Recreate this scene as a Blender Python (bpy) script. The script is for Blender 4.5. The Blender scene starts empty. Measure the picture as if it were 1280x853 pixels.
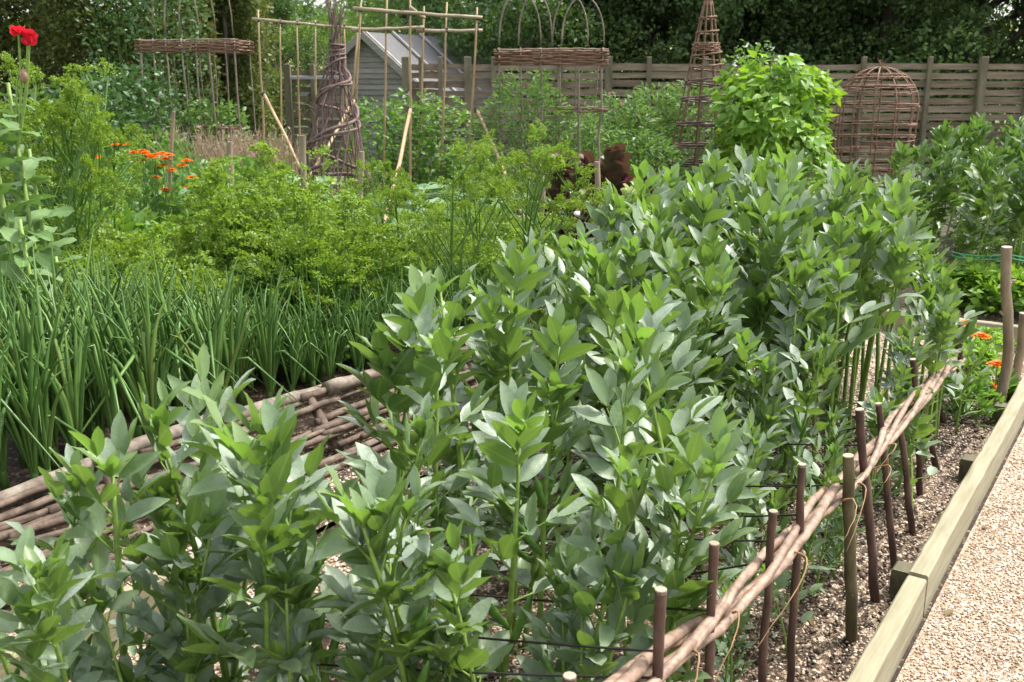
import bpy, math, random
import numpy as np
random.seed(7)
SC = bpy.context.scene
COL = SC.collection
PI = math.pi

# ------------------------------------------------------------------ view
FOC, CX, CY, EYE, HOR = 1244.4, 640.0, 426.5, 1.65, 95.0
PITCH = math.atan((CY - HOR) / FOC)
def ray(x, y):
    dx = (x - CX) / FOC; dy = -(y - CY) / FOC
    return np.array([dx, math.cos(PITCH) + dy * math.sin(PITCH), -math.sin(PITCH) + dy * math.cos(PITCH)])
def P(x, y, h=0.0):                       # where the line of sight meets height h
    r = ray(x, y); k = (h - EYE) / r[2]
    return np.array([r[0] * k, r[1] * k, h])
def Q(x, y, Y):                           # where it meets forward distance Y
    r = ray(x, y); k = Y / r[1]
    return np.array([r[0] * k, Y, EYE + r[2] * k])
BEAR = math.radians(33.75)                # the beds run this far right of the view
U = np.array([math.sin(BEAR), math.cos(BEAR)]); V = np.array([math.cos(BEAR), -math.sin(BEAR)])
def W(s, t, h=0.0):                       # along the bed, across it, height
    p = U * s + V * t
    return np.array([p[0], p[1], h])
def ST(q): return float(q[0] * U[0] + q[1] * U[1]), float(q[0] * V[0] + q[1] * V[1])
def PT(x, y, t):                          # where the line of sight meets the long vertical plane at t
    r = ray(x, y); k = t / (r[0] * V[0] + r[1] * V[1])
    return np.array([r[0] * k, r[1] * k, EYE + r[2] * k])

# ------------------------------------------------------------------ mesh builder
def nrm(a):
    a = np.asarray(a, float)
    return a / np.maximum(np.linalg.norm(a, axis=-1, keepdims=True), 1e-9)
def orient(d, n):                         # columns x, y = d, z close to n
    d = nrm(d); n = np.asarray(n, float)
    x = np.cross(d, n); bad = np.linalg.norm(x, axis=-1) < 1e-4
    if np.any(bad):
        n = n.copy(); n[bad] += np.array([.31, .22, .13]); x = np.cross(d, n)
    x = nrm(x); z = np.cross(x, d)
    return np.stack([x, d, z], axis=-1)
class Mesh:
    def __init__(self): self.v = []; self.f = []; self.m = []; self.a = []; self.n = 0
    def raw(self, v, f, mat=0, at=None):
        v = np.asarray(v, float); f = np.asarray(f, int); self.a.append(np.full((len(v), 2), 9.0) if at is None else at)
        self.v.append(v); self.f.append(f + self.n); self.m.append(np.full(len(f), mat)); self.n += len(v)
    def inst(self, tmpl, pos, R, scale=1.0, mat=0):
        tv, tf = tmpl; pos = np.asarray(pos, float); N = len(pos)
        if N == 0: return
        sc = np.broadcast_to(np.asarray(scale, float).reshape(-1, 1, 1) if np.ndim(scale) == 1 else np.asarray(scale, float).reshape(-1, 1, 3) if np.ndim(scale) == 2 else np.full((1, 1, 1), scale), (N, 1, 3 if np.ndim(scale) == 2 else 1))
        v = np.einsum('nij,nkj->nki', R, tv[None] * sc) + pos[:, None, :]
        f = (tf[None] + (np.arange(N) * len(tv))[:, None, None]).reshape(-1, 4)
        self.raw(v.reshape(-1, 3), f, mat, np.tile(tv[:, :2], (N, 1)))
    def tube(self, pts, r, n=6, mat=0, cap=True):
        pts = np.asarray(pts, float); k = len(pts); r = np.broadcast_to(np.asarray(r, float), (k,))
        tan = np.gradient(pts, axis=0); tan = nrm(tan)
        ref = np.array([0, 0, 1.0]) if abs(tan[0][2]) < .9 else np.array([1.0, 0, 0])
        a = nrm(np.cross(tan[0], ref)); rings = []
        ang = np.arange(n) * 2 * PI / n
        for i in range(k):
            a = nrm(a - tan[i] * np.dot(a, tan[i])); b = np.cross(tan[i], a)
            rings.append(pts[i] + r[i] * (np.cos(ang)[:, None] * a + np.sin(ang)[:, None] * b))
        v = np.concatenate(rings); f = []
        for i in range(k - 1):
            for j in range(n):
                j2 = (j + 1) % n
                f.append((i * n + j, i * n + j2, (i + 1) * n + j2, (i + 1) * n + j))
        if cap and n in (4, 6, 8):
            o = (k - 1) * n
            for q in ([(0, 1, 2, 3)] if n == 4 else [(0, 1, 2, 3), (0, 3, 4, 5)] if n == 6 else [(0, 1, 2, 3), (0, 3, 4, 7), (4, 5, 6, 7)]):
                f.append(tuple(o + z for z in q)); f.append(tuple(reversed(q)))
        self.raw(v, f, mat)
    def box(self, c, size, ax=None, mat=0, bev=0.0):
        c = np.asarray(c, float); h = np.asarray(size, float) / 2
        ax = np.eye(3) if ax is None else np.asarray(ax, float)   # rows: axes
        if bev <= 0:
            v = [c + ax.T @ (h * np.array([i, j, k])) for i in (-1, 1) for j in (-1, 1) for k in (-1, 1)]
            self.raw(v, [(0, 1, 3, 2), (4, 6, 7, 5), (0, 4, 5, 1), (2, 3, 7, 6), (0, 2, 6, 4), (1, 5, 7, 3)], mat); return
        v = []; f = []; e = bev
        prof = [(-h[1] + e, -h[2]), (h[1] - e, -h[2]), (h[1], -h[2] + e), (h[1], h[2] - e), (h[1] - e, h[2]), (-h[1] + e, h[2]), (-h[1], h[2] - e), (-h[1], -h[2] + e)]
        for x in (-h[0], h[0]):
            for (y, z) in prof: v.append(c + ax.T @ np.array([x, y, z]))
        for j in range(8): f.append((j, 8 + j, 8 + (j + 1) % 8, (j + 1) % 8))
        for q in [(0, 1, 2, 3), (0, 3, 4, 7), (4, 5, 6, 7)]:
            f.append(q); f.append(tuple(8 + z for z in reversed(q)))
        self.raw(v, f, mat)
    def build(self, name, mats, parent=None, smooth=True, loc=None):
        me = bpy.data.meshes.new(name)
        v = np.concatenate(self.v).astype(np.float32); f = np.concatenate(self.f).astype(np.int32); m = np.concatenate(self.m).astype(np.int32)
        me.vertices.add(len(v)); me.vertices.foreach_set('co', v.ravel())
        me.loops.add(len(f) * 4); me.loops.foreach_set('vertex_index', f.ravel())
        me.polygons.add(len(f)); me.polygons.foreach_set('loop_start', (np.arange(len(f)) * 4).astype(np.int32))
        me.polygons.foreach_set('material_index', m)
        me.polygons.foreach_set('use_smooth', np.full(len(f), smooth))
        for mt in (mats if isinstance(mats, (list, tuple)) else [mats]): me.materials.append(mt)
        a = np.concatenate(self.a).astype(np.float32)
        if a.min() < 8: at = me.attributes.new('leaf_place', 'FLOAT2', 'POINT'); at.data.foreach_set('vector', a.ravel())
        me.update(calc_edges=True); me.validate()
        o = bpy.data.objects.new(name, me); COL.objects.link(o)
        if parent is not None: o.parent = parent
        if loc is not None: o.location = [float(c) for c in loc]
        return o

# ------------------------------------------------------------------ objects
def tag(o, label, cat, group=None):
    o['label'] = label; o['category'] = cat
    if group: o['group'] = group
    return o
def thing(name, label, cat, loc=(0, 0, 0), group=None, rz=0.0):
    o = bpy.data.objects.new(name, None); COL.objects.link(o)
    o.empty_display_size = .1
    o.location = [float(c) for c in loc]; o.rotation_euler = (0, 0, rz)
    return tag(o, label, cat, group)
def dup(root, loc, rz=0.0, scale=1.0, label=None, group=None, tilt=(0, 0)):
    r = root.copy(); COL.objects.link(r)
    r.location = [float(c) for c in loc]; r.rotation_euler = (tilt[0], tilt[1], rz)
    r.scale = scale if isinstance(scale, (tuple, list)) else (scale,) * 3
    if label: r['label'] = label
    if group: r['group'] = group
    for ch in root.children:
        c = ch.copy(); COL.objects.link(c); c.parent = r
        for g in ch.children:
            d = g.copy(); COL.objects.link(d); d.parent = c
    return r
class Stock:                              # prototypes: the first use moves the prototype, later uses copy it
    def __init__(self, makers): self.makers = makers; self.made = {}
    def put(self, k, loc, rz, scale, label, group=None, tilt=(0, 0)):
        k = k % len(self.makers)
        if k not in self.made:
            r = self.makers[k](); self.made[k] = r
            r.location = [float(c) for c in loc]; r.rotation_euler = (tilt[0], tilt[1], rz)
            r.scale = scale if isinstance(scale, (tuple, list)) else (scale,) * 3
            r['label'] = label
            if group: r['group'] = group
            return r
        r = dup(self.made[k], loc, rz, scale, label, group, tilt)
        if not group and 'group' in r: del r['group']
        return r
def structure(o): o['kind'] = 'structure'; return o
def stuff(o): o['kind'] = 'stuff'; return o

# ------------------------------------------------------------------ materials
def nodes(name):
    m = bpy.data.materials.new(name); m.use_nodes = True
    nt = m.node_tree; nt.nodes.clear()
    out = nt.nodes.new('ShaderNodeOutputMaterial')
    return m, nt, out
def N(nt, kind, **kw):
    n = nt.nodes.new(kind)
    for k, v in kw.items():
        if k in n.inputs: n.inputs[k].default_value = v
        else: setattr(n, k, v)
    return n
def ramp(nt, stops, fac=None, interp='LINEAR'):
    r = nt.nodes.new('ShaderNodeValToRGB'); cr = r.color_ramp; cr.interpolation = interp
    while len(cr.elements) > len(stops): cr.elements.remove(cr.elements[-1])
    while len(cr.elements) < len(stops): cr.elements.new(.5)
    for e, (p, c) in zip(cr.elements, stops):
        e.position = p; e.color = (*c, 1)
    if fac is not None: nt.links.new(fac, r.inputs['Fac'])
    return r
def leaf_mat(name, stops, back, trans, tf=.35, rough=.45, spec=.5, veins=0.0, patch=None):
    """two-sided leaf: upper side from the ramp by leaf, paler underside, some light passing through"""
    m, nt, out = nodes(name); L = nt.links.new
    geo = N(nt, 'ShaderNodeNewGeometry')
    obi = N(nt, 'ShaderNodeObjectInfo')
    add = N(nt, 'ShaderNodeMath', operation='MULTIPLY_ADD'); add.inputs[1].default_value = .8
    sub = N(nt, 'ShaderNodeMath', operation='MULTIPLY'); sub.inputs[1].default_value = .2
    L(obi.outputs['Random'], sub.inputs[0]); L(geo.outputs['Random Per Island'], add.inputs[0]); L(sub.outputs[0], add.inputs[2])
    rp = ramp(nt, stops, add.outputs[0])
    col = rp.outputs['Color']
    tc = N(nt, 'ShaderNodeTexCoord')
    nz = N(nt, 'ShaderNodeTexNoise', Scale=14.0 if patch is None else patch, Detail=3.0)
    L(tc.outputs['Object'], nz.inputs['Vector'])
    hsv = N(nt, 'ShaderNodeHueSaturation'); mp = N(nt, 'ShaderNodeMapRange'); mp.inputs['To Min'].default_value = .62; mp.inputs['To Max'].default_value = 1.38
    L(nz.outputs['Fac'], mp.inputs['Value']); L(mp.outputs[0], hsv.inputs['Value']); L(col, hsv.inputs['Color'])
    bk = N(nt, 'ShaderNodeMix', data_type='RGBA'); bk.inputs['B'].default_value = (*back, 1)
    L(geo.outputs['Backfacing'], bk.inputs['Factor']); L(hsv.outputs['Color'], bk.inputs['A'])
    pr = N(nt, 'ShaderNodeBsdfPrincipled', Roughness=rough); pr.inputs['Specular IOR Level'].default_value = spec
    base = bk.outputs['Result']
    if veins:                                 # pale midrib and faint side veins along the leaf's own coordinates
        at = N(nt, 'ShaderNodeAttribute', attribute_name='leaf_place'); sx = N(nt, 'ShaderNodeSeparateXYZ'); L(at.outputs['Vector'], sx.inputs[0])
        ab = N(nt, 'ShaderNodeMath', operation='ABSOLUTE'); L(sx.outputs[0], ab.inputs[0])
        rb = N(nt, 'ShaderNodeMapRange'); rb.inputs['From Min'].default_value = .008; rb.inputs['From Max'].default_value = .028; rb.inputs['To Min'].default_value = .55; rb.inputs['To Max'].default_value = 0; L(ab.outputs[0], rb.inputs['Value'])
        yy = N(nt, 'ShaderNodeMath', operation='MULTIPLY_ADD'); yy.inputs[1].default_value = -.9; L(ab.outputs[0], yy.inputs[0]); L(sx.outputs[1], yy.inputs[2])
        sn = N(nt, 'ShaderNodeMath', operation='MULTIPLY'); sn.inputs[1].default_value = 62; L(yy.outputs[0], sn.inputs[0]); s2 = N(nt, 'ShaderNodeMath', operation='SINE'); L(sn.outputs[0], s2.inputs[0])
        vr = N(nt, 'ShaderNodeMapRange'); vr.inputs['From Min'].default_value = -1; vr.inputs['To Min'].default_value = .95; vr.inputs['To Max'].default_value = 1.03; L(s2.outputs[0], vr.inputs['Value'])
        hv = N(nt, 'ShaderNodeHueSaturation'); L(vr.outputs[0], hv.inputs['Value']); L(base, hv.inputs['Color'])
        mr_ = N(nt, 'ShaderNodeMix', data_type='RGBA'); mr_.inputs['B'].default_value = (.22, .33, .10, 1); L(rb.outputs[0], mr_.inputs['Factor']); L(hv.outputs[0], mr_.inputs['A']); base = mr_.outputs['Result']
    L(base, pr.inputs['Base Color'])
    if veins:
        nb = N(nt, 'ShaderNodeTexNoise', Scale=90.0, Detail=2.0); L(tc.outputs['Object'], nb.inputs['Vector'])
        bp = N(nt, 'ShaderNodeBump', Strength=veins, Distance=.004); L(nb.outputs['Fac'], bp.inputs['Height']); L(bp.outputs['Normal'], pr.inputs['Normal'])
    tr = N(nt, 'ShaderNodeBsdfTranslucent'); tr.inputs['Color'].default_value = (*trans, 1)
    mx = N(nt, 'ShaderNodeMixShader'); mx.inputs['Fac'].default_value = tf
    L(pr.outputs[0], mx.inputs[1]); L(tr.outputs[0], mx.inputs[2]); L(mx.outputs[0], out.inputs['Surface'])
    return m
def wood_mat(name, stops, scale=6.0, stretch=(1, 1, 1), rough=.8, bump=.4, dist=.01, island=.0, detail=6.0):
    m, nt, out = nodes(name); L = nt.links.new
    tc = N(nt, 'ShaderNodeTexCoord'); mp = N(nt, 'ShaderNodeMapping'); mp.inputs['Scale'].default_value = stretch
    L(tc.outputs['Object'], mp.inputs['Vector'])
    nz = N(nt, 'ShaderNodeTexNoise', Scale=scale, Detail=detail, Roughness=.65); L(mp.outputs[0], nz.inputs['Vector'])
    fac = nz.outputs['Fac']
    if island:
        geo = N(nt, 'ShaderNodeNewGeometry')
        a = N(nt, 'ShaderNodeMath', operation='SUBTRACT'); a.inputs[1].default_value = .5; L(geo.outputs['Random Per Island'], a.inputs[0])
        b = N(nt, 'ShaderNodeMath', operation='MULTIPLY_ADD'); b.inputs[1].default_value = island; L(a.outputs[0], b.inputs[0]); L(fac, b.inputs[2]); fac = b.outputs[0]
    rp = ramp(nt, stops, fac)
    pr = N(nt, 'ShaderNodeBsdfPrincipled', Roughness=rough); L(rp.outputs[0], pr.inputs['Base Color'])
    bp = N(nt, 'ShaderNodeBump', Strength=bump, Distance=dist); L(nz.outputs['Fac'], bp.inputs['Height']); L(bp.outputs['Normal'], pr.inputs['Normal'])
    L(pr.outputs[0], out.inputs['Surface'])
    return m
def plain_mat(name, c, rough=.6, spec=.4, tf=0.0):
    m, nt, out = nodes(name); L = nt.links.new
    tc = N(nt, 'ShaderNodeTexCoord'); nz = N(nt, 'ShaderNodeTexNoise', Scale=35.0, Detail=3.0); L(tc.outputs['Object'], nz.inputs['Vector'])
    rp = ramp(nt, [(.25, tuple(x * .7 for x in c)), (.75, tuple(min(1, x * 1.25) for x in c))], nz.outputs['Fac'])
    pr = N(nt, 'ShaderNodeBsdfPrincipled', Roughness=rough); pr.inputs['Specular IOR Level'].default_value = spec
    L(rp.outputs[0], pr.inputs['Base Color'])
    if tf:
        tr = N(nt, 'ShaderNodeBsdfTranslucent'); L(rp.outputs[0], tr.inputs['Color'])
        mx = N(nt, 'ShaderNodeMixShader'); mx.inputs['Fac'].default_value = tf
        L(pr.outputs[0], mx.inputs[1]); L(tr.outputs[0], mx.inputs[2]); L(mx.outputs[0], out.inputs['Surface'])
    else: L(pr.outputs[0], out.inputs['Surface'])
    return m
def stone_mat(name, stops, cell=120.0, soil=None, soil_at=.5, bump=.8):
    """gravel: a colour for each pebble of a Voronoi pattern, with rounded bumps; soil shows between when asked"""
    m, nt, out = nodes(name); L = nt.links.new
    tc = N(nt, 'ShaderNodeTexCoord')
    vo = N(nt, 'ShaderNodeTexVoronoi', Scale=cell, Randomness=1.0); L(tc.outputs['Object'], vo.inputs['Vector'])
    sep = N(nt, 'ShaderNodeSeparateColor'); L(vo.outputs['Color'], sep.inputs[0])
    rp = ramp(nt, stops, sep.outputs[0])
    col = rp.outputs[0]
    big = N(nt, 'ShaderNodeTexNoise', Scale=2.2, Detail=4.0); L(tc.outputs['Object'], big.inputs['Vector'])
    hs = N(nt, 'ShaderNodeHueSaturation'); mr = N(nt, 'ShaderNodeMapRange'); mr.inputs['To Min'].default_value = .8; mr.inputs['To Max'].default_value = 1.18
    L(big.outputs['Fac'], mr.inputs['Value']); L(mr.outputs[0], hs.inputs['Value']); L(col, hs.inputs['Color']); col = hs.outputs[0]
    # gaps between pebbles are darker earth
    ve = N(nt, 'ShaderNodeTexVoronoi', Scale=cell, Randomness=1.0, feature='DISTANCE_TO_EDGE'); L(tc.outputs['Object'], ve.inputs['Vector'])
    gp = N(nt, 'ShaderNodeMapRange'); gp.inputs['From Max'].default_value = .12; L(ve.outputs['Distance'], gp.inputs['Value'])
    mg = N(nt, 'ShaderNodeMix', data_type='RGBA'); mg.inputs['A'].default_value = (.14, .095, .06, 1) if soil is None else (*soil, 1)
    L(gp.outputs[0], mg.inputs['Factor']); L(col, mg.inputs['B']); col = mg.outputs['Result']
    if soil is not None:
        nz = N(nt, 'ShaderNodeTexNoise', Scale=26.0, Detail=5.0); L(tc.outputs['Object'], nz.inputs['Vector'])
        n2 = N(nt, 'ShaderNodeMath', operation='MULTIPLY_ADD'); n2.inputs[1].default_value = .45; L(sep.outputs[1], n2.inputs[0]); L(nz.outputs['Fac'], n2.inputs[2])
        st_ = N(nt, 'ShaderNodeMapRange'); st_.inputs['From Min'].default_value = soil_at; st_.inputs['From Max'].default_value = soil_at + .05; L(n2.outputs[0], st_.inputs['Value'])
        sr = ramp(nt, [(.3, tuple(x * .6 for x in soil)), (.7, tuple(x * 1.6 for x in soil))], nz.outputs['Fac'])
        ms = N(nt, 'ShaderNodeMix', data_type='RGBA'); L(st_.outputs[0], ms.inputs['Factor']); L(sr.outputs[0], ms.inputs['A']); L(col, ms.inputs['B']); col = ms.outputs['Result']
    pr = N(nt, 'ShaderNodeBsdfPrincipled', Roughness=.75); pr.inputs['Specular IOR Level'].default_value = .3
    L(col, pr.inputs['Base Color'])
    hb = N(nt, 'ShaderNodeMath', operation='MULTIPLY_ADD'); hb.inputs[1].default_value = .6; L(ve.outputs['Distance'], hb.inputs[0]); L(sep.outputs[2], hb.inputs[2])
    bp = N(nt, 'ShaderNodeBump', Strength=bump, Distance=.008); L(hb.outputs[0], bp.inputs['Height']); L(bp.outputs['Normal'], pr.inputs['Normal'])
    L(pr.outputs[0], out.inputs['Surface'])
    return m
M = {}
M['bean'] = leaf_mat('broad_bean_leaf', [(0, (.11, .175, .07)), (.3, (.17, .24, .13)), (.65, (.25, .315, .225)), (1, (.37, .425, .37))], (.085, .152, .034), (.23, .385, .045), .27, .42, .55, .3, 30)
M['beantip'] = leaf_mat('broad_bean_young_leaf', [(0, (.14, .22, .06)), (1, (.24, .32, .16))], (.125, .205, .04), (.25, .45, .05), .35, .4, .5, .1)
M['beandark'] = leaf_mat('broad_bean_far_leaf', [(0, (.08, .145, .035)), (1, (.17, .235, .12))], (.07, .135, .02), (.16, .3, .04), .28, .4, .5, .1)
M['beanstem'] = plain_mat('broad_bean_stem', (.19, .29, .055), .5, .4)
M['pod'] = plain_mat('broad_bean_pod', (.10, .21, .035), .45, .4)
M['white'] = plain_mat('white_petal', (.75, .74, .70), .6, .3, .3)
M['onion'] = leaf_mat('onion_leaf', [(0, (.055, .125, .025)), (.5, (.085, .18, .036)), (.88, (.13, .24, .05)), (1, (.26, .25, .05))], (.05, .14, .045), (.1, .3, .05), .15, .4, .45, 0, 4)
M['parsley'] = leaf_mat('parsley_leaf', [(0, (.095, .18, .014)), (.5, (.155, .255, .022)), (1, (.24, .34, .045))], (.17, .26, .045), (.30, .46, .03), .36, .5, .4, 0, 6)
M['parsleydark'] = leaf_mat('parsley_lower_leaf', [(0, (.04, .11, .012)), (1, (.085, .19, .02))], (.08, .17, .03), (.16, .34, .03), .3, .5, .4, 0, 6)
M['parsleystem'] = plain_mat('parsley_stem', (.10, .2, .03), .5)
M['crop'] = leaf_mat('crop_leaf', [(0, (.065, .155, .025)), (.6, (.10, .21, .035)), (1, (.16, .27, .06))], (.15, .23, .09), (.22, .42, .04), .35, .45, .45, 0, 5)
M['lime'] = leaf_mat('lime_leaf', [(0, (.10, .23, .02)), (.6, (.16, .31, .03)), (1, (.24, .38, .06))], (.17, .29, .06), (.3, .5, .03), .4, .45, .45, 0, 5)
M['pea'] = leaf_mat('pea_leaf', [(0, (.06, .13, .028)), (.6, (.10, .19, .042)), (1, (.16, .26, .07))], (.13, .2, .07), (.19, .35, .045), .32, .5, .4, 0, 5)
M['cardoon'] = leaf_mat('cardoon_leaf', [(0, (.12, .22, .10)), (1, (.22, .32, .18))], (.38, .44, .36), (.2, .35, .1), .25, .55, .4, 0, 5)
M['poppyleaf'] = leaf_mat('poppy_leaf', [(0, (.085, .17, .04)), (1, (.17, .27, .10))], (.13, .21, .07), (.15, .3, .05), .25, .5, .4, .1, 8)
M['redlet'] = leaf_mat('red_lettuce_leaf', [(0, (.07, .010, .022)), (.45, (.13, .022, .04)), (.6, (.10, .07, .03)), (1, (.12, .17, .035))], (.11, .09, .05), (.17, .07, .04), .18, .45, .45, 0, 6)
M['darklet'] = leaf_mat('purple_lettuce_leaf', [(0, (.022, .006, .010)), (1, (.07, .018, .022))], (.08, .03, .04), (.15, .03, .03), .2, .35, .5, 0, 6)
M['paleleaf'] = leaf_mat('pale_lettuce_leaf', [(0, (.36, .46, .14)), (1, (.58, .62, .30))], (.5, .55, .3), (.5, .6, .2), .3, .5, .3, 0, 6)
M['hedge'] = leaf_mat('dark_hedge_leaf', [(0, (.05, .085, .02)), (.45, (.10, .145, .032)), (.8, (.19, .205, .045)), (1, (.30, .23, .06))], (.12, .15, .045), (.18, .23, .03), .3, .5, .35, 0, 1.1)
M['shrub'] = leaf_mat('shrub_leaf', [(0, (.03, .075, .02)), (.6, (.055, .12, .03)), (1, (.10, .18, .05))], (.09, .15, .06), (.1, .22, .03), .25, .42, .5, 0, 3)
M['treedark'] = leaf_mat('dark_tree_leaf', [(0, (.05, .10, .025)), (.6, (.10, .165, .04)), (1, (.18, .235, .06))], (.08, .12, .045), (.10, .19, .025), .27, .5, .35, 0, .7)
M['treemid'] = leaf_mat('tree_leaf', [(0, (.055, .11, .02)), (.6, (.10, .175, .035)), (1, (.17, .24, .06))], (.09, .14, .06), (.13, .25, .03), .3, .5, .4, 0, .8)
M['treelime'] = leaf_mat('light_tree_leaf', [(0, (.07, .14, .02)), (.6, (.12, .21, .03)), (1, (.2, .28, .05))], (.14, .21, .06), (.2, .35, .03), .35, .5, .4, 0, .8)
M['bark'] = wood_mat('tree_bark', [(.3, (.03, .022, .016)), (.7, (.11, .085, .06))], 8, (1, 1, .3))
M['stick'] = wood_mat('hazel_bark', [(.28, (.035, .023, .016)), (.5, (.10, .067, .046)), (.72, (.21, .155, .115))], 16, (1, 1, 1), .8, .5, .006, .5)
M['log'] = wood_mat('weathered_log_bark', [(.28, (.07, .052, .036)), (.5, (.165, .132, .10)), (.74, (.32, .275, .22))], 15, (1, 1, 1), .85, .6, .006, .4)
M['cut'] = wood_mat('cut_wood', [(.3, (.22, .17, .12)), (.7, (.42, .35, .26))], 20)
M['stake'] = wood_mat('stake_bark', [(.3, (.030, .014, .010)), (.52, (.072, .034, .022)), (.75, (.15, .085, .06))], 22, (1, 1, .35), .6, .6, .004)
M['moss'] = wood_mat('mossy_bark', [(.3, (.032, .024, .010)), (.5, (.075, .062, .022)), (.75, (.15, .115, .06))], 24, (1, 1, .4), .75, .6, .004)
M['willow'] = wood_mat('willow_rod', [(.25, (.085, .046, .032)), (.5, (.225, .145, .10)), (.78, (.42, .31, .22))], 30, (1, 1, 1), .55, .6, .004, .5)
M['bast'] = plain_mat('peeled_bast', (.34, .2, .095), .6)
M['bamboo'] = wood_mat('bamboo_cane', [(.3, (.24, .155, .07)), (.7, (.44, .31, .16))], 9, (1, 1, .5), .5, .2, .003, .3)
M['palecane'] = wood_mat('pale_cane', [(.3, (.24, .18, .11)), (.7, (.40, .32, .22))], 9, (1, 1, .5), .6, .2, .003, .3)
M['peg'] = wood_mat('weathered_peg', [(.3, (.15, .11, .07)), (.7, (.36, .28, .19))], 14, (1, 1, .25), .85, .5, .004)
M['tie'] = plain_mat('dark_tie', (.02, .018, .016), .7)
M['string'] = plain_mat('dark_twine', (.018, .014, .012), .7)
M['green'] = plain_mat('green_twine', (.0, .26, .10), .5)
M['timber'] = wood_mat('treated_timber', [(.25, (.18, .155, .09)), (.5, (.265, .24, .15)), (.75, (.35, .32, .21))], 5, (.7, 9, 9), .8, .35, .003, 0, 8)
M['block'] = wood_mat('mossy_timber_block', [(.3, (.06, .055, .03)), (.7, (.17, .15, .08))], 18)
M['fence'] = wood_mat('weathered_fence_slat', [(.22, (.075, .054, .032)), (.5, (.165, .125, .082)), (.78, (.29, .235, .165))], 2.4, (1, 1, 9), .9, .4, .006, .55, 8)
M['fencepost'] = wood_mat('mossy_fence_post', [(.3, (.07, .062, .03)), (.7, (.2, .175, .11))], 7, (1, 1, .3))
M['shedwall'] = wood_mat('grey_weatherboard', [(.25, (.18, .17, .145)), (.75, (.34, .32, .28))], 5, (1, 1, 6), .9, .3, .004, .3)
M['shedroof'] = wood_mat('grey_roof_felt', [(.3, (.10, .098, .098)), (.7, (.165, .16, .16))], 22, (1, 1, 1), .9, .3, .004)
M['batten'] = wood_mat('pale_batten', [(.3, (.25, .24, .22)), (.7, (.4, .385, .36))], 8)
M['twig'] = wood_mat('dark_willow_twig', [(.3, (.06, .03, .028)), (.7, (.2, .125, .11))], 14, (1, 1, 1), .7, .3, .003, .5)
M['rod'] = wood_mat('brown_willow_rod', [(.3, (.10, .05, .028)), (.7, (.25, .14, .08))], 14, (1, 1, 1), .65, .3, .003, .45)
M['birch'] = wood_mat('pale_hazel_pole', [(.3, (.10, .075, .052)), (.7, (.27, .215, .16))], 10, (1, 1, .6), .8, .4, .004, .2)
M['orange'] = leaf_mat('marigold_petal', [(0, (.75, .16, .004)), (1, (.85, .27, .01))], (.7, .16, .005), (.9, .25, .01), .3, .5, .3)
M['red'] = leaf_mat('poppy_petal', [(0, (.62, .008, .025)), (1, (.75, .03, .05))], (.6, .02, .04), (.9, .03, .05), .35, .5, .3)
M['purple'] = plain_mat('purple_petal', (.13, .01, .06), .6)
M['pink'] = plain_mat('pink_petal', (.6, .12, .25), .6, .3, .3)
M['bud'] = plain_mat('poppy_bud', (.36, .2, .13), .6)
M['dry'] = leaf_mat('dry_grass', [(0, (.46, .34, .23)), (1, (.68, .54, .40))], (.55, .42, .31), (.6, .48, .34), .35, .7, .2)
M['path'] = stone_mat('pale_gravel', [(0, (.17, .10, .055)), (.2, (.32, .21, .13)), (.5, (.45, .34, .24)), (.8, (.55, .45, .34)), (1, (.76, .70, .60))], 150.0)
M['soil'] = stone_mat('gravelly_soil', [(0, (.14, .09, .055)), (.5, (.33, .24, .16)), (1, (.62, .52, .41))], 95.0, (.06, .037, .022), .70)
M['earth'] = stone_mat('dark_earth', [(0, (.06, .04, .025)), (1, (.3, .22, .15))], 80.0, (.038, .024, .015), .86)
M['grass'] = wood_mat('rough_grass', [(.3, (.045, .085, .02)), (.7, (.11, .16, .04))], 3.0, (1, 1, 1), .9, .6, .03)
M['meadow'] = wood_mat('meadow_grass', [(.3, (.16, .2, .05)), (.7, (.26, .28, .08))], .2, (1, 1, 1), .9, .2, .03)

# ------------------------------------------------------------------ leaf shapes
def blade(width=.5, n=4, fold=.25, curl=.1, shape=None, wave=0.0, seed=0):
    """a leaf of length 1 along +y, folded along its midrib, upper side +z"""
    rg = np.random.default_rng(seed); v = []; f = []
    for i in range(n + 1):
        y = i / n
        w = (math.sin(PI * min(1, max(0, y)) ** .88) ** .66 if shape is None else shape(y)) * width / 2
        w = max(w, .012)
        z = -curl * y * y; k = wave * rg.normal(size=2)
        v += [(-w, y, z + fold * w + k[0]), (0, y, z), (w, y, z + fold * w + k[1])]
    for i in range(n):
        a = i * 3
        f += [(a + 0, a + 1, a + 4, a + 3), (a + 1, a + 2, a + 5, a + 4)]
    return np.array(v, float), np.array(f, int)
def flat(width=.55, fold=.2):
    w = width / 2                        # four-sided leaf, two faces
    v = [(0, 0, 0), (w, .45, fold * w), (0, 1, -.12), (-w, .45, fold * w)]
    return np.array(v, float), np.array([(0, 1, 2, 3)])
BEANLEAF = [blade(.46, 6, .36, .12, None, .012, 1), blade(.40, 6, .55, .2, None, .012, 2), blade(.5, 6, .26, .04, None, .014, 3), blade(.44, 6, .42, -.14, None, .012, 5)]
NARROW = blade(.3, 3, .4, .1)
OVAL = blade(.6, 3, .25, .2)
HEART = blade(.8, 4, .2, .25, lambda y: (min(1, (y + .12) * 3.4)) * (1 - y) ** .75 * 1.15, .02, 4)
SMALL = flat(.62, .35)

def rdir(rg, n, up=0.0):
    d = rg.normal(size=(n, 3)); d[:, 2] += up
    return nrm(d)
def up_normal(d, rg, jit=.35):
    n = np.array([0, 0, 1.0]) - d * d[:, 2:3] + rg.normal(size=d.shape) * jit
    return nrm(n)

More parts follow.
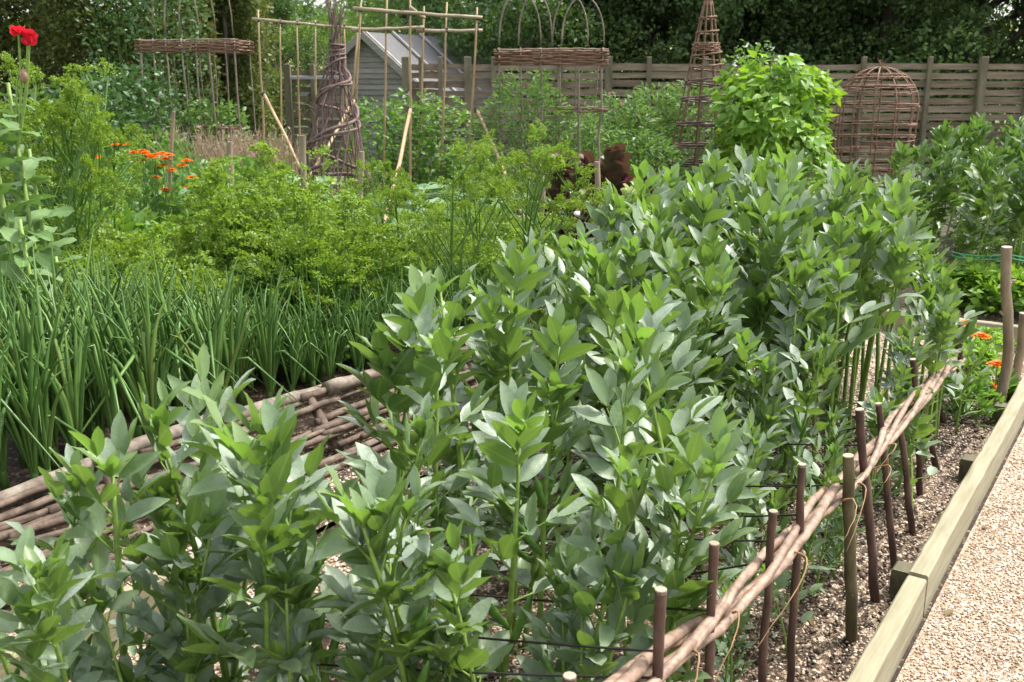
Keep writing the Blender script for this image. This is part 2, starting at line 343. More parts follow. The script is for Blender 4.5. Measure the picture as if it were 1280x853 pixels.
# ------------------------------------------------------------------ broad beans
def bean_maker(seed, h=1.0, stems=2, low=.1, dark=False, pods=6, near=True):
    def make():
        rg = np.random.default_rng(seed)
        root = thing('broad_bean_plant', 'broad bean plant', 'bean plant')
        st = Mesh(); lf = Mesh(); pd = []; fl = Mesh(); nfl = 0
        for k in range(stems):
            hh = h * (1 if k == 0 else rg.uniform(.62, .96)); az = rg.uniform(0, 2 * PI)
            off = np.array([math.cos(az), math.sin(az), 0]) * (.0 if k == 0 else rg.uniform(.04, .09))
            ln = np.clip(rg.normal(size=2) * .055, -.1, .1); ben = np.clip(rg.normal(size=2) * .06, -.11, .11)
            def at(q): return off + np.array([ln[0] * q + ben[0] * q * q + off[0] * q * .8, ln[1] * q + ben[1] * q * q + off[1] * q * .8, hh * q])
            qs = np.linspace(0, .97, 8)
            st.tube([at(q) for q in qs], np.interp(qs, [0, .5, 1], [.0115, .009, .004]), 4)
            az0 = rg.uniform(0, 2 * PI); z = low * rg.uniform(.8, 1.6); i = 0
            while z < hh * .965:
                q = z / hh; p = at(q); a = az0 + i * PI + i * .22 + rg.normal() * .3
                f = np.interp(q, [0, .25, .6, .82, 1], [.7, .92, 1.05, .98, .66]) * rg.uniform(.85, 1.12)
                el = math.radians(np.interp(q, [0, .4, .75, 1], [12, 34, 50, 72]) + rg.normal() * 9)
                d = np.array([math.cos(a) * math.cos(el), math.sin(a) * math.cos(el), math.sin(el)])
                Lr = .128 * f; tip = p + d * Lr + np.array([0, 0, -.008])
                if near: st.tube([p, p + d * Lr * .5, tip], [.0034, .0028, .0014], 3, cap=False)
                side = nrm(np.cross(d, [0, 0, 1.0])); upv = np.cross(side, d)
                prs = [(.34, 52, .92), (.72, 40, 1.0), (1.0, 20, .95)] if rg.random() < .55 and q < .85 else [(.5, 46, 1.0), (1.0, 22, 1.0)]
                for (fr, sp, sz) in prs:
                    for sgn in (-1, 1):
                        if q < .38 and rg.random() < .5: continue
                        g = math.radians(sp + rg.normal() * 9); el2 = math.radians(rg.normal() * 13 + 9)
                        dl = nrm(d * math.cos(g) + side * sgn * math.sin(g) + upv * math.sin(el2))
                        nn = nrm(upv * 1.0 - side * sgn * .28 + rg.normal(size=3) * .27)
                        bl = BEANLEAF[rg.integers(4)]
                        L = .119 * f * sz * rg.uniform(.82, 1.15)
                        w = L * rg.uniform(.8, 1.08)
                        lf.inst(bl, (p + d * Lr * fr)[None], orient(dl[None], nn[None]), np.array([[w, L, L]]), 1 if q > .93 else 0)
                if .3 < q < .75 and rg.random() < .08:
                    for _ in range(3):
                        dd = nrm(d + rg.normal(size=3) * .5); fl.inst(OVAL, (p + d * .02)[None], orient(dd[None], rg.normal(size=(1, 3))), .026); nfl += 1
                if q < .58 and len(pd) < pods and rg.random() < .75:
                    pd.append((p, nrm(np.array([math.cos(a + .8) * .55, math.sin(a + .8) * .55, rg.uniform(.35, 1.0)])), rg.uniform(.11, .16)))
                z += .068 * rg.uniform(.8, 1.2) * (1.0 if q < .75 else .62); i += 1
            p = at(.965)
            for j in range(6):
                a = az0 + j * 2.4; el = math.radians(rg.uniform(50, 84))
                d = np.array([math.cos(a) * math.cos(el), math.sin(a) * math.cos(el), math.sin(el)])
                inw = np.array([-math.cos(a), -math.sin(a), .5]) + rg.normal(size=3) * .2
                L = rg.uniform(.055, .1); lf.inst(BEANLEAF[1], (p - [0, 0, .012] + d * .012)[None], orient(d[None], inw[None]), L, 1)
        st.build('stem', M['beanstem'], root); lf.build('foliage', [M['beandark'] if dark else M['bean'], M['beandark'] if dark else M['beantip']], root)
        for (p, d, L) in pd:
            m = Mesh(); q = np.linspace(0, 1, 7); bendv = np.array([0, 0, .12 * L])
            m.tube([p + d * L * t + bendv * t * t * 2 for t in q], [.004, .0095, .0115, .0105, .0115, .009, .002], 6)
            m.build('pod', M['pod'], root)
        if nfl: fl.build('blossom', M['white'], root)
        return root
    return make
beans = Stock([bean_maker(11 + i, [.95, 1.0, 1.05, .98, 1.02, .92, 1.0, 1.04][i], [1, 2, 1, 2, 1, 2, 2, 1][i]) for i in range(8)] + [bean_maker(24 + i, 1.0, 1 + i, .40) for i in range(2)])
rg = np.random.default_rng(5)
HK = [.95, 1.0, 1.05, .98, 1.02, .92, 1.0, 1.04, 1.0, 1.0]       # the last two are bare stemmed below
front = [  # tip in the photograph, height, what is said of it
 ((108, 556), .92, 'broad bean plant with pale turned out leaves at the left, before the stick edging', 0),
 ((22, 610), .86, 'broad bean plant cut off by the left border of the photo, dark in shade', 2),
 ((262, 488), .95, 'tall grey green broad bean plant rising over the stick edging in front of the onions', 1),
 ((296, 600), .90, 'broad bean plant with a yellow green stem in front of the left timber board', 4),
 ((392, 512), .98, 'broad bean plant beside the gap between two pale top poles', 3),
 ((190, 650), .80, 'broad bean plant left of the one with the yellow green stem, before the timber board', 6),
 ((70, 650), .82, 'broad bean plant with dark shaded leaves near the left border', 7),
 ((215, 522), .90, 'broad bean plant leaning across the lower sticks of the edging at left', 5),
 ((338, 508), .95, 'broad bean plant with loose silvery leaves before the middle of the stick edging', 4),
 ((522, 418), 1.0, 'broad bean plant hiding the right end of the stick edging', 0),
 ((455, 520), .9, 'broad bean plant just below the thick pale log of the stick edging', 2),
 ((168, 768), .62, 'low young broad bean plant with broad silvery leaves in the bottom left corner', 5),
 ((474, 392), 1.04, 'tall broad bean plant against the onions, leftmost of the tall ones', 6),
 ((588, 352), 1.08, 'broad bean plant with silvery crown in front of the dark branching parsley stems', 7),
 ((615, 520), .93, 'broad bean plant in the centre foreground with wide upright leaflets', 0),
 ((678, 418), 1.03, 'bright green broad bean plant with cupped crown mid bed', 2),
 ((768, 452), .98, 'broad bean plant with big fresh green crown left of the bare soil', 4),
 ((612, 664), .74, 'thin broad bean plant with bare yellow green stem at the bottom centre', 5),
 ((716, 738), .62, 'short broad bean plant with compact upright crown beside the nearest cut stake', 3),
 ((548, 770), .60, 'short silvery broad bean plant at the bottom edge left of the bare stem', 1),
 ((430, 600), .86, 'broad bean plant before the patch of pale gravel showing through the bed', 7),
 ((820, 560), .88, 'broad bean plant leaning toward the nearest end of the wattle rail', 6),
 ((715, 590), .86, 'broad bean plant between the twine lines with broad darker leaves', 1),
 ((520, 590), .88, 'broad bean plant with darker lower leaves left of the centre foreground plant', 3),
 ((350, 690), .72, 'half hidden broad bean plant low over the gravel strip', 0),
 ((60, 740), .70, 'shaded low broad bean plant in front of the short timber board', 4),
 ((880, 430), .98, 'broad bean plant before the shaded hollow of the bed, crown of narrow leaves', 5),
 ((640, 330), 1.1, 'silver topped broad bean plant at the left end of the tall crowd', 2),
 ((1040, 318), .98, 'broad bean plant with a brownish stem showing, right side of the tall crowd', 9),
 ((1112, 300), .98, 'broad bean plant behind the far wattle stakes with loose drooping leaves', 8),
 ((1165, 315), .86, 'broad bean plant at the far right corner reaching out over the cross path', 9),
 ((930, 560), .60, 'low broad bean plant in the shade behind the wattle rail', 5),
 ((1010, 545), .62, 'small broad bean plant under the twine behind the thick mossy stake', 2),
]
taken = []
for i, (px, h, lab, k) in enumerate(front):
    g = P(px[0], px[1], h); s, t = ST(g); taken.append((s, t))
    hk = HK[k]
    beans.put(k, (g[0], g[1], 0), rg.uniform(0, 6.28), h / (hk * 1.03), lab)
zones = {0: ('broad bean plants crowding the near half of the bed', 'broad bean plant among the crowd in the near half of the bed'),
         1: ('broad bean plants along the wattle rail', 'broad bean plant in the row just behind the wattle rail and its stakes'),
         2: ('tall broad bean plants at the far end of the bed', 'tall broad bean plant among the dense crowd at the far end of the bed'),
         3: ('broad bean plants along the stick edging side', 'broad bean plant in the row on the stick edging side of the bed')}
for j, t0 in enumerate((-.82, -1.12, -1.42, -1.74, -2.06)):
    for s0 in np.concatenate([np.arange(1.15, 2.9, .22), np.arange(2.95, [4.8, 5.15, 5.5, 5.5, 5.5][j], .165)]):
        s = s0 + rg.uniform(-.07, .07); t = t0 + rg.uniform(-.07, .07)
        if min([(s - a) ** 2 + (t - b) ** 2 for a, b in taken] + [9]) < .13 ** 2: continue
        if s < 1.7 and t > -1.75: continue
        if s < 2.9 and rg.random() < .42: continue
        if j == 4 and s < 2.6 and rg.random() < .5: continue
        h = np.interp(s, [1, 2, 3, 4.5], [.62, .76, .95, 1.16 if t < -1.3 else 1.06]) * rg.uniform(.9, 1.07)
        if t0 == -.82: h = min(h, np.interp(s, [1, 2.6, 3.4, 4.4, 5.5], [.34, .36, .46, .74, .85]))
        if t0 == -1.12: h = min(h, np.interp(s, [1, 2.6, 3.4, 4.4], [.5, .58, .78, 1.1]))
        z = 1 if t0 == -.82 else 3 if j == 4 and s < 4 else 2 if s > 3.3 else 0
        k = int(rg.integers(8)) if s < 4.0 or t < -1.3 else 8 + int(rg.integers(2)); g = W(s, t)
        beans.put(k, g, rg.uniform(0, 6.28), h / (HK[k] * 1.03), zones[z][1], zones[z][0])
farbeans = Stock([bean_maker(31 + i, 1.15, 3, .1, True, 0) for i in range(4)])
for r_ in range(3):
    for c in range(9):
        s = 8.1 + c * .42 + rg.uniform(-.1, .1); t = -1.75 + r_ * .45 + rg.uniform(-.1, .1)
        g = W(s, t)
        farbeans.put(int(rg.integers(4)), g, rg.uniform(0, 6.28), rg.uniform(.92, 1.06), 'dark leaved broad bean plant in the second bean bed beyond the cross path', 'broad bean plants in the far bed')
# a young one beside the board
yb = Stock([bean_maker(77, .62, 1, .12, False, 0)])
g = P(1138, 652); yb.put(0, g, 1.0, .66, 'young broad bean plant with white flowers leaning over the soil beside the path board', None, (.05, .42))
g = P(1195, 545); dup(yb.made[0], g, 2.2, .62, 'small bright green broad bean seedling at the foot of the far corner stake')
for (x, y, sc, lab) in [(985, 825, .42, 'small bean seedling sprouting behind the foremost bark stakes'), (1060, 600, .5, 'grey green bean seedling by the thick mossy stake'), (920, 800, .4, 'tiny bean seedling in the shadow at the bottom by the first stake')]:
    dup(yb.made[0], P(x, y), rg.uniform(0, 6), sc, lab)

# ------------------------------------------------------------------ onions
def onion_maker(seed):
    def make():
        rg = np.random.default_rng(seed); root = thing('onion_plant', 'onion plant', 'onion')
        m = Mesh(); b = Mesh()
        b.tube([(0, 0, 0), (0, 0, .06), (0, 0, .14)], [.02, .022, .014], 6); b.build('stalk', M['onion'], root)
        for i in range(12):
            a = rg.uniform(0, 2 * PI); L = rg.uniform(.42, .9); lean = abs(rg.normal()) * .16 + .02; dr = rg.uniform(0, .3) ** 1.0
            q = np.linspace(0, 1, 8); dx = lean * q * L + dr * L * q ** 3.2
            zz = .1 + L * (q - .25 * (dr * 3) * q ** 4)
            if rg.random() < .15:                        # a leaf bent over
                c = rg.uniform(.5, .8); e = np.maximum(0, q - c); zz = zz - 2.0 * L * e; dx = dx + L * e * .8
            pts = np.stack([np.cos(a) * dx, np.sin(a) * dx, zz], 1) + np.array([math.cos(a), math.sin(a), 0]) * .012
            m.tube(pts, np.array([.009, .013, .0155, .015, .0125, .0095, .0055, .001]) * rg.uniform(.6, .98), 5, cap=False)
        m.build('leaves', M['onion'], root)
        return root
    return make
onions = Stock([onion_maker(51 + i) for i in range(7)])
for t0 in np.arange(-3.26, -4.6, -.16):
    for s0 in np.arange(1.0, 5.2, .128):
        s = s0 + rg.uniform(-.05, .05); t = t0 + rg.uniform(-.05, .05)
        q = W(s, t, .2)
        if q[0] < -3.4: continue
        if (s > 3.3 and t < -3.62) or (s > 2.95 and t < -3.95): continue
        if s > 4.6 and rg.random() < .5: continue
        fr = t0 > -3.6
        onions.put(int(rg.integers(7)), q, rg.uniform(0, 6.28), rg.uniform(.8, 1.02) * np.interp(t, [-4.6, -3.4], [.74, .82]) * np.interp(s, [2.3, 2.9, 3.4], [1.1, .92, .68]),
                   'dark green onion plant with upright tubular leaves ' + ('in the front row against the stick edging' if fr else 'in the rows behind the front one'),
                   'onion plants in the front row' if fr else 'onion plants in the rows behind')

# ------------------------------------------------------------------ parsley and its kin
def sprig(seed, n=50):
    rg = np.random.default_rng(seed); m = Mesh()
    y = rg.uniform(0, 1, n) ** .8; wid = .62 * (1 - y) + .12
    pos = np.stack([rg.uniform(-1, 1, n) * wid, y * .9, rg.normal(size=n) * .07 + .1 * np.sin(y * 3)], 1)
    d = nrm(np.stack([pos[:, 0] * 1.4 + rg.normal(size=n) * .35, .5 + rg.normal(size=n) * .35, rg.normal(size=n) * .35], 1))
    m.inst(SMALL, pos, orient(d, nrm(np.array([0, 0, 1.0]) + rg.normal(size=(n, 3)) * .55)), rg.uniform(.15, .25, n))
    return np.concatenate(m.v), np.concatenate(m.f)
SPRIGS = [sprig(91 + i) for i in range(4)]
def parsley_maker(seed, h=.6, r=.36, n=95, top='parsley', low='parsleydark', size=.12, bolt=0, cat='parsley', name='parsley_plant', sprigs=SPRIGS):
    def make():
        rg = np.random.default_rng(seed); root = thing(name, cat, cat)
        lf = Mesh(); st = Mesh()
        a = rg.uniform(0, 2 * PI, n); rr = r * np.sqrt(rg.uniform(0, 1, n)); top_z = h * np.sqrt(np.maximum(.08, 1 - (rr / (r * 1.08)) ** 2)) * (1 + .12 * np.sin(a * 3 + seed))
        zf = rg.uniform(.25, 1, n) ** .45; z = top_z * zf
        pos = np.stack([np.cos(a) * rr, np.sin(a) * rr, z], 1)
        out = np.stack([np.cos(a) * (rr / r + .25), np.sin(a) * (rr / r + .25), rg.uniform(.1, .9, n)], 1) + rg.normal(size=(n, 3)) * .3
        d = nrm(out); nn = nrm(np.stack([np.cos(a) * .5 * rr / r, np.sin(a) * .5 * rr / r, np.ones(n)], 1) + rg.normal(size=(n, 3)) * .3)
        R = orient(d, nn); sc = size * rg.uniform(.75, 1.25, n)
        for k in range(len(sprigs)):
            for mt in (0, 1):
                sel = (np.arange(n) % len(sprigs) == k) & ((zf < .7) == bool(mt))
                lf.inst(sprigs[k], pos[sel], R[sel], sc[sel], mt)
        for i in range(0, n, 2):
            b = np.array([math.cos(a[i]), math.sin(a[i]), 0]) * .05
            st.tube([b, b * 2 + (pos[i] - b * 2) * np.array([.45, .45, .6]), pos[i]], [.005, .004, .002], 3, cap=False)
        for k in range(bolt):
            aa = rg.uniform(0, 6.28); H = h * rg.uniform(1.25, 1.75); o = np.array([math.cos(aa), math.sin(aa), 0])
            pts = [o * .04, o * (.04 + r * .3) + [0, 0, H * .5], o * (.04 + r * .55) + [0, 0, H]]
            st.tube(pts, [.011, .008, .004], 4)
            for j in range(7):
                f0 = rg.uniform(.55, 1); p0 = np.array(pts[1]) * (1 - (f0 - .5) * 2) + np.array(pts[2]) * (f0 - .5) * 2 if f0 > .5 else np.array(pts[1])
                dd = nrm(o * .4 + rg.normal(size=3) * .5 + [0, 0, .75]); p1 = p0 + dd * rg.uniform(.07, .2)
                st.tube([p0, p1], [.004, .002], 3, cap=False)
                q = 5; ds = nrm(dd + rg.normal(size=(q, 3)) * .8)
                lf.inst(sprigs[j % len(sprigs)], np.repeat(p1[None], q, 0), orient(ds, up_normal(ds, rg)), size * rg.uniform(.5, .85, q), 0)
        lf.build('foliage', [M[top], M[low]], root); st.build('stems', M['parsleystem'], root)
        return root
    return make
parsley = Stock([parsley_maker(101 + i, .62, .37, 120, bolt=0) for i in range(6)] + [parsley_maker(111 + i, 1.06, .43, 250) for i in range(3)])
for t0 in np.arange(-3.95, -7.2, -.44):
    for s0 in np.arange(3.4, 9.2, .46):
        s = s0 + rg.uniform(-.12, .12); t = t0 + rg.uniform(-.12, .12); g = W(s, t)
        X = 640 + g[0] / g[1] * 1290
        if g[1] > (7.3 if X < 520 else 8.6) or g[1] < 4.9: continue
        if X < 190 or X > 770 or (X > 700 and g[1] < 6): continue
        near = g[1] < 6.4
        if t > -4.2 and s < 3.7: continue
        tall = near and 230 < X < 480
        parsley.put(6 + int(rg.integers(3)) if tall else int(rg.integers(6)), g, rg.uniform(0, 6.28), rg.uniform(.85, 1.1) * (1 if tall else 1.1 if near else .92),
                    'bushy bright green parsley plant ' + ('in the near rows behind the onions' if near else 'in the far rows of the sunlit parsley patch'),
                    'parsley plants in the near rows' if near else 'parsley plants in the far rows')
# tall bolting parsley with dark branching stems
def bolter_maker(seed, h=1.3, tops='parsley', stemm='parsleystem', br=9):
    def make():
        rg = np.random.default_rng(seed); root = thing('bolting_parsley', 'bolting parsley', 'parsley')
        lf = Mesh(); st = Mesh()
        def head(p, d, s):
            q = 5; ds = nrm(d + rg.normal(size=(q, 3)) * .75 + [0, 0, .25])
            lf.inst(SPRIGS[int(rg.integers(4))], p + ds * .015, orient(ds, up_normal(ds, rg, .5)), s * rg.uniform(.6, 1.1, q), 0)
        for k in range(4):
            aa = rg.uniform(0, 6.28); o = np.array([math.cos(aa), math.sin(aa), 0]); H = h * rg.uniform(.75, 1)
            f = lambda q: o * (.03 + .28 * q * q) + np.array([0, 0, H * q])
            st.tube([f(q) for q in np.linspace(0, 1, 6)], [.012, .011, .010, .008, .006, .004], 5, cap=False); head(f(1), np.array([0, 0, 1.0]), .085)
            for j in range(br // 2):
                q = rg.uniform(.35, .95); b = rg.uniform(0, 6.28); d = nrm([math.cos(b), math.sin(b), rg.uniform(.9, 1.8)]); L = (1.05 - q) * h * rg.uniform(.45, .75) + .06
                e = f(q) + d * L; st.tube([f(q), f(q) + d * L * .5 - [0, 0, .01], e], [.006, .005, .003], 4, cap=False); head(e, d, .075)
                for w in range(2):
                    d2 = nrm(d + rg.normal(size=3) * .6); e2 = f(q) + d * L * rg.uniform(.4, .8); st.tube([e2, e2 + d2 * .1], [.003, .002], 3, cap=False); head(e2 + d2 * .1, d2, .055)
        lf.build('foliage', M[tops], root); st.build('stems', M['parsleystem'], root)
        return root
    return make
bolt = Stock([bolter_maker(131 + i) for i in range(3)])
for (x, y, Y, k, lab) in [(648, 152, 6.0, 0, 'tallest bolting parsley with a tufted head, right side of the parsley patch'), (560, 190, 5.7, 1, 'bolting parsley with dark bare branching stems before the bamboo canes'),
                          (500, 215, 6.3, 2, 'bolting parsley left of the dark branching stems'), (700, 205, 6.4, 1, 'bolting parsley beside the red lettuces'), (600, 215, 6.8, 2, 'bolting parsley behind the dark branching stems'),
                          (70, 92, 6.6, 0, 'tall bolting parsley near the red poppies'), (98, 95, 7.0, 1, 'tall bolting parsley right behind the poppies and left of the dark shrub'), (40, 130, 6.2, 2, 'tall bolting parsley half hidden by the poppy leaves'), (125, 145, 7.4, 2, 'bolting parsley with a small lime head left of the marigolds'),(85, 170, 6.4, 1, 'bolting parsley under the tall ones at left')]:
    q = Q(x, y, Y); bolt.put(k, (q[0], q[1], 0), rg.uniform(0, 6), q[2] / 1.3, lab)

# ------------------------------------------------------------------ generic leafy plants
def leafy_maker(name, cat, seed, h, r, n, leaf, L, mat, layers=1.0, upw=.5, stem=True, flowers=None, column=False, stemmat='parsleystem'):
    def make():
        rg = np.random.default_rng(seed); root = thing(name, cat, cat); lf = Mesh(); st = Mesh()
        a = rg.uniform(0, 2 * PI, n); u = rg.uniform(0, 1, n)
        z = h * u if column else h * u ** .55
        prof = np.sqrt(np.maximum(.04, 1 - (z / (h * 1.03)) ** (6 if column else 2)))
        lump = 1 + .16 * np.sin(a * 2 + seed + z * 5) + .12 * np.sin(a * 5 + z * 9)
        rr = r * prof * lump * rg.uniform(0, 1, n) ** .33
        pos = np.stack([np.cos(a) * rr, np.sin(a) * rr, z * (1 + .06 * np.sin(3 * a + seed))], 1)
        d = nrm(np.stack([np.cos(a), np.sin(a), np.full(n, upw)], 1) + rg.normal(size=(n, 3)) * .55)
        nn = nrm(np.stack([np.cos(a) * .7, np.sin(a) * .7, np.full(n, .9)], 1) + rg.normal(size=(n, 3)) * .4)
        lf.inst(leaf, pos, orient(d, nn), L * rg.uniform(.6, 1.25, n))
        lf.build('foliage', M[mat], root)
        if stem:
            for i in range(0, n, max(1, n // 24)):
                st.tube([(pos[i][0] * .15, pos[i][1] * .15, 0), (pos[i][0] * .55, pos[i][1] * .55, pos[i][2] * .6), pos[i]], [.007, .005, .002], 4, cap=False)
            st.build('stems', M[stemmat], root)
        if flowers:
            fm, fn, fs = flowers; fl = Mesh(); k = rg.choice(n, fn)
            for i in k:
                c = pos[i] * np.array([1.05, 1.05, 1.0]) + [0, 0, .03]
                dd = rdir(rg, 4, .3); fl.inst(OVAL, np.repeat(c[None], 4, 0), orient(dd, rdir(rg, 4)), fs)
            fl.build('blossom', M[fm], root)
        return root
    return make
potato = Stock([leafy_maker('potato_plant', 'potato plant', 151 + i, .48, .4, 420, OVAL, .085, 'crop') for i in range(3)])
for r_ in range(5):
    for c in range(11):
        g = np.array([-6.0 + c * .52 + rg.uniform(-.1, .1), 9.9 + r_ * .72 + rg.uniform(-.15, .15), 0])
        X = 640 + g[0] / g[1] * 1290
        if X < 60 or X > 350 or (X > 235 and g[1] > 11.2): continue
        potato.put(int(rg.integers(3)), g, rg.uniform(0, 6), (1.05, 1.05, rg.uniform(.92, 1.08) * np.interp(g[1], [9.9, 12.8], [1.4, 1.9])), 'low leafy green potato plant in the patch behind the marigolds', 'potato plants behind the marigolds')
low = Stock([leafy_maker('leafy_crop', 'leafy crop', 161 + i, .34, .36, 300, [OVAL, NARROW, OVAL][i], [.10, .14, .075][i], ['lime', 'crop', 'lime'][i]) for i in range(3)])
for i in range(64):
    Y = rg.uniform(7.3, 11.0); X = rg.uniform(-10, 470); g = np.array([(X - 640) / 1290 * Y, Y, 0])
    if X > 330 and Y < 8.4: continue
    low.put(int(rg.integers(3)), g, rg.uniform(0, 6), rg.uniform(.8, 1.3) * (1.15 if Y < 8.5 else 1), 'low bright green leafy crop among the beds left of the parsley', 'low leafy crops in the left beds')
for i in range(20):
    Y = rg.uniform(4.9, 6.9); X = rg.uniform(-20, 215); g = np.array([(X - 640) / 1290 * Y, Y, 0])
    parsley.put(int(rg.integers(6)), g, rg.uniform(0, 6), rg.uniform(.85, 1.1), 'feathery green parsley plant at the left side behind the onions', 'parsley plants at the left side')

# ------------------------------------------------------------------ marigolds
def marigold(g, h, heads, lab, group=None, leaf='crop', seed=1):
    rg = np.random.default_rng(seed); root = thing('marigold_plant', lab, 'marigold', g, group)
    lf = Mesh(); n = 60; a = rg.uniform(0, 6.28, n); z = rg.uniform(.05, .75, n) * h
    d = nrm(np.stack([np.cos(a), np.sin(a), np.full(n, .8)], 1) + rg.normal(size=(n, 3)) * .3)
    lf.inst(NARROW, np.stack([np.cos(a) * .05, np.sin(a) * .05, z], 1), orient(d, up_normal(d, rg)), rg.uniform(.08, .15, n)); lf.build('foliage', M[leaf], root)
    for (dx, dy, dz) in heads:
        m = Mesh(); p = np.array([dx, dy, dz]); st = Mesh()
        st.tube([(dx * .2, dy * .2, 0), (dx * .7, dy * .7, dz * .6), p], [.005, .004, .003], 4); st.build('stem', M['parsleystem'], root)
        for (k, el, L) in [(16, .12, .056), (14, .35, .045), (10, .8, .03)]:
            aa = np.arange(k) * 2 * PI / k + rg.uniform(0, 1); dd = np.stack([np.cos(aa) * math.cos(el), np.sin(aa) * math.cos(el), np.full(k, math.sin(el))], 1)
            m.inst(OVAL, np.repeat(p[None], k, 0), orient(dd, np.tile([0, 0, 1.0], (k, 1)) + dd * -.2), L * rg.uniform(.9, 1.1, k))
        m.build('flower', M['orange'], root)
    return root
clumps = [([(145, 181), (160, 181)], 'orange marigold with two flowers, farthest of the clump'), ([(167, 191), (178, 189), (181, 192)], 'orange marigold with three flowers left in the thick of the clump'),
          ([(168, 198), (176, 201)], 'orange marigold with two flowers low on the left of the clump'), ([(187, 195), (194, 194), (190, 197)], 'orange marigold with three flowers in the thick of the clump'),
          ([(203, 192), (207, 199), (211, 194)], 'orange marigold with three flowers beside the thin leaning peg'), ([(233, 201), (228, 207), (215, 213)], 'orange marigold with three flowers right of the thin peg'),
          ([(240, 222), (236, 234)], 'orange marigold at the right side of the clump with one big flower'), ([(195, 222), (207, 237), (204, 207)], 'orange marigold with small flowers low in the clump'),
          ([(110, 200), (120, 197), (116, 212)], 'orange marigold apart from the clump at the far left among lime leaves')]
for i, (hd, lab) in enumerate(clumps):
    Y = 8.6 if hd[0][1] > 190 else 9.6
    ps = [Q(x, y, Y - j * .05) for j, (x, y) in enumerate(hd)]; c = np.mean(ps, 0); g = np.array([c[0], c[1], 0])
    marigold(g, c[2], [tuple(p - g) for p in ps], lab, None, 'crop', i)
for i, (hd, Y, lab) in enumerate([([(1227, 420), (1208, 404)], 5.5, 'orange marigold with thin leaves beside the far corner stake'), ([(1247, 455), (1238, 484), (1256, 489)], 5.0, 'orange marigold behind the tall crooked stake near the path board')]):
    ps = [Q(x, y, Y) for (x, y) in hd]; c = np.mean(ps, 0); g = np.array([c[0], c[1], 0]); marigold(g, c[2], [tuple(p - g) for p in ps], lab, None, 'crop', 40 + i)

# ------------------------------------------------------------------ ground
def sheet(name, corners, z, mat, nx=1, ny=1, amp=0.0, seed=0):
    rg = np.random.default_rng(seed); c = [np.array(q, float) for q in corners]; v = []
    for j in range(ny + 1):
        for i in range(nx + 1):
            a, b = i / nx, j / ny
            p = (c[0] * (1 - a) + c[1] * a) * (1 - b) + (c[3] * (1 - a) + c[2] * a) * b
            e = amp * rg.normal() if amp and 0 < i < nx and 0 < j < ny else 0
            v.append((p[0], p[1], z + e))
    f = [(j * (nx + 1) + i, j * (nx + 1) + i + 1, (j + 1) * (nx + 1) + i + 1, (j + 1) * (nx + 1) + i) for j in range(ny) for i in range(nx)]
    m = Mesh(); m.raw(v, f); return structure(m.build(name, mat))
def sq(s0, s1, t0, t1): return [W(s0, t0)[:2], W(s0, t1)[:2], W(s1, t1)[:2], W(s1, t0)[:2]]
sheet('ground', [(-260, -30), (260, -30), (260, 400), (-260, 400)], -.012, M['grass'])
sheet('garden_soil', [(-14, -3), (14, -3), (14, 15.9), (-14, 15.9)], -.006, M['earth'])
sheet('gravel_path', sq(-3, 16, -.47, 1.1), .004, M['path'])
sheet('cross_path', sq(5.72, 6.72, -2.4, -.47), .0, M['path'])
sheet('side_path', sq(-1, 5.8, -2.41, -2.02), .0, M['path'])
sheet('bean_bed_soil', sq(-1, 5.72, -2.02, -.54), .006, M['soil'], 90, 30, .007, 3)
sheet('log_bed_soil', sq(-1, 7, -3.2, -2.49), .02, M['soil'], 60, 8, .007, 4)
# loose pebbles and clods
rg = np.random.default_rng(21)
def octa():
    v = np.array([(1, 0, 0), (0, 1, 0), (-1, 0, 0), (0, -1, 0), (0, 0, .65), (0, 0, -.65)], float)
    return v, np.array([(0, 1, 4, 4), (1, 2, 4, 4), (2, 3, 4, 4), (3, 0, 4, 4)])
def pebble():
    v = []; n = 6
    for k, (r, z) in enumerate([(.8, -.2), (1, .1), (.55, .5)]):
        for j in range(n): a = j * 2 * PI / n + k * .3; v.append((r * math.cos(a), r * math.sin(a) * .8, z))
    f = [(k * n + j, k * n + (j + 1) % n, (k + 1) * n + (j + 1) % n, (k + 1) * n + j) for k in range(2) for j in range(n)] + [(12, 13, 14, 15), (12, 15, 16, 17)]
    return np.array(v), np.array(f)
PEB = pebble()
def strew(name, mats, zones_, seed):
    rg = np.random.default_rng(seed); m = Mesh()
    for (s0, s1, t0, t1, n, a, b, z) in zones_:
        s = rg.uniform(s0, s1, n); t = rg.uniform(t0, t1, n); p = U[None] * s[:, None] + V[None] * t[:, None]
        pos = np.concatenate([p, np.full((n, 1), z)], 1)
        d = rdir(rg, n); d[:, 2] *= .3
        m.inst(PEB, pos, orient(d, np.tile([0, 0, 1.0], (n, 1)) + rg.normal(size=(n, 3)) * .3), rg.uniform(a, b, n), 0)
    return stuff(m.build(name, mats))
def pebble_mat(name, stops):
    m, nt, out = nodes(name); geo = N(nt, 'ShaderNodeNewGeometry'); rp = ramp(nt, stops, geo.outputs['Random Per Island'])
    pr = N(nt, 'ShaderNodeBsdfPrincipled', Roughness=.6); nt.links.new(rp.outputs[0], pr.inputs['Base Color']); nt.links.new(pr.outputs[0], out.inputs['Surface']); return m
M['pebble'] = pebble_mat('pebbles', [(0, (.2, .12, .065)), (.3, (.36, .25, .155)), (.7, (.5, .39, .28)), (1, (.8, .74, .65))])
M['clod'] = pebble_mat('soil_clods', [(0, (.03, .018, .011)), (.55, (.09, .056, .036)), (.72, (.3, .22, .15)), (1, (.66, .57, .46))])
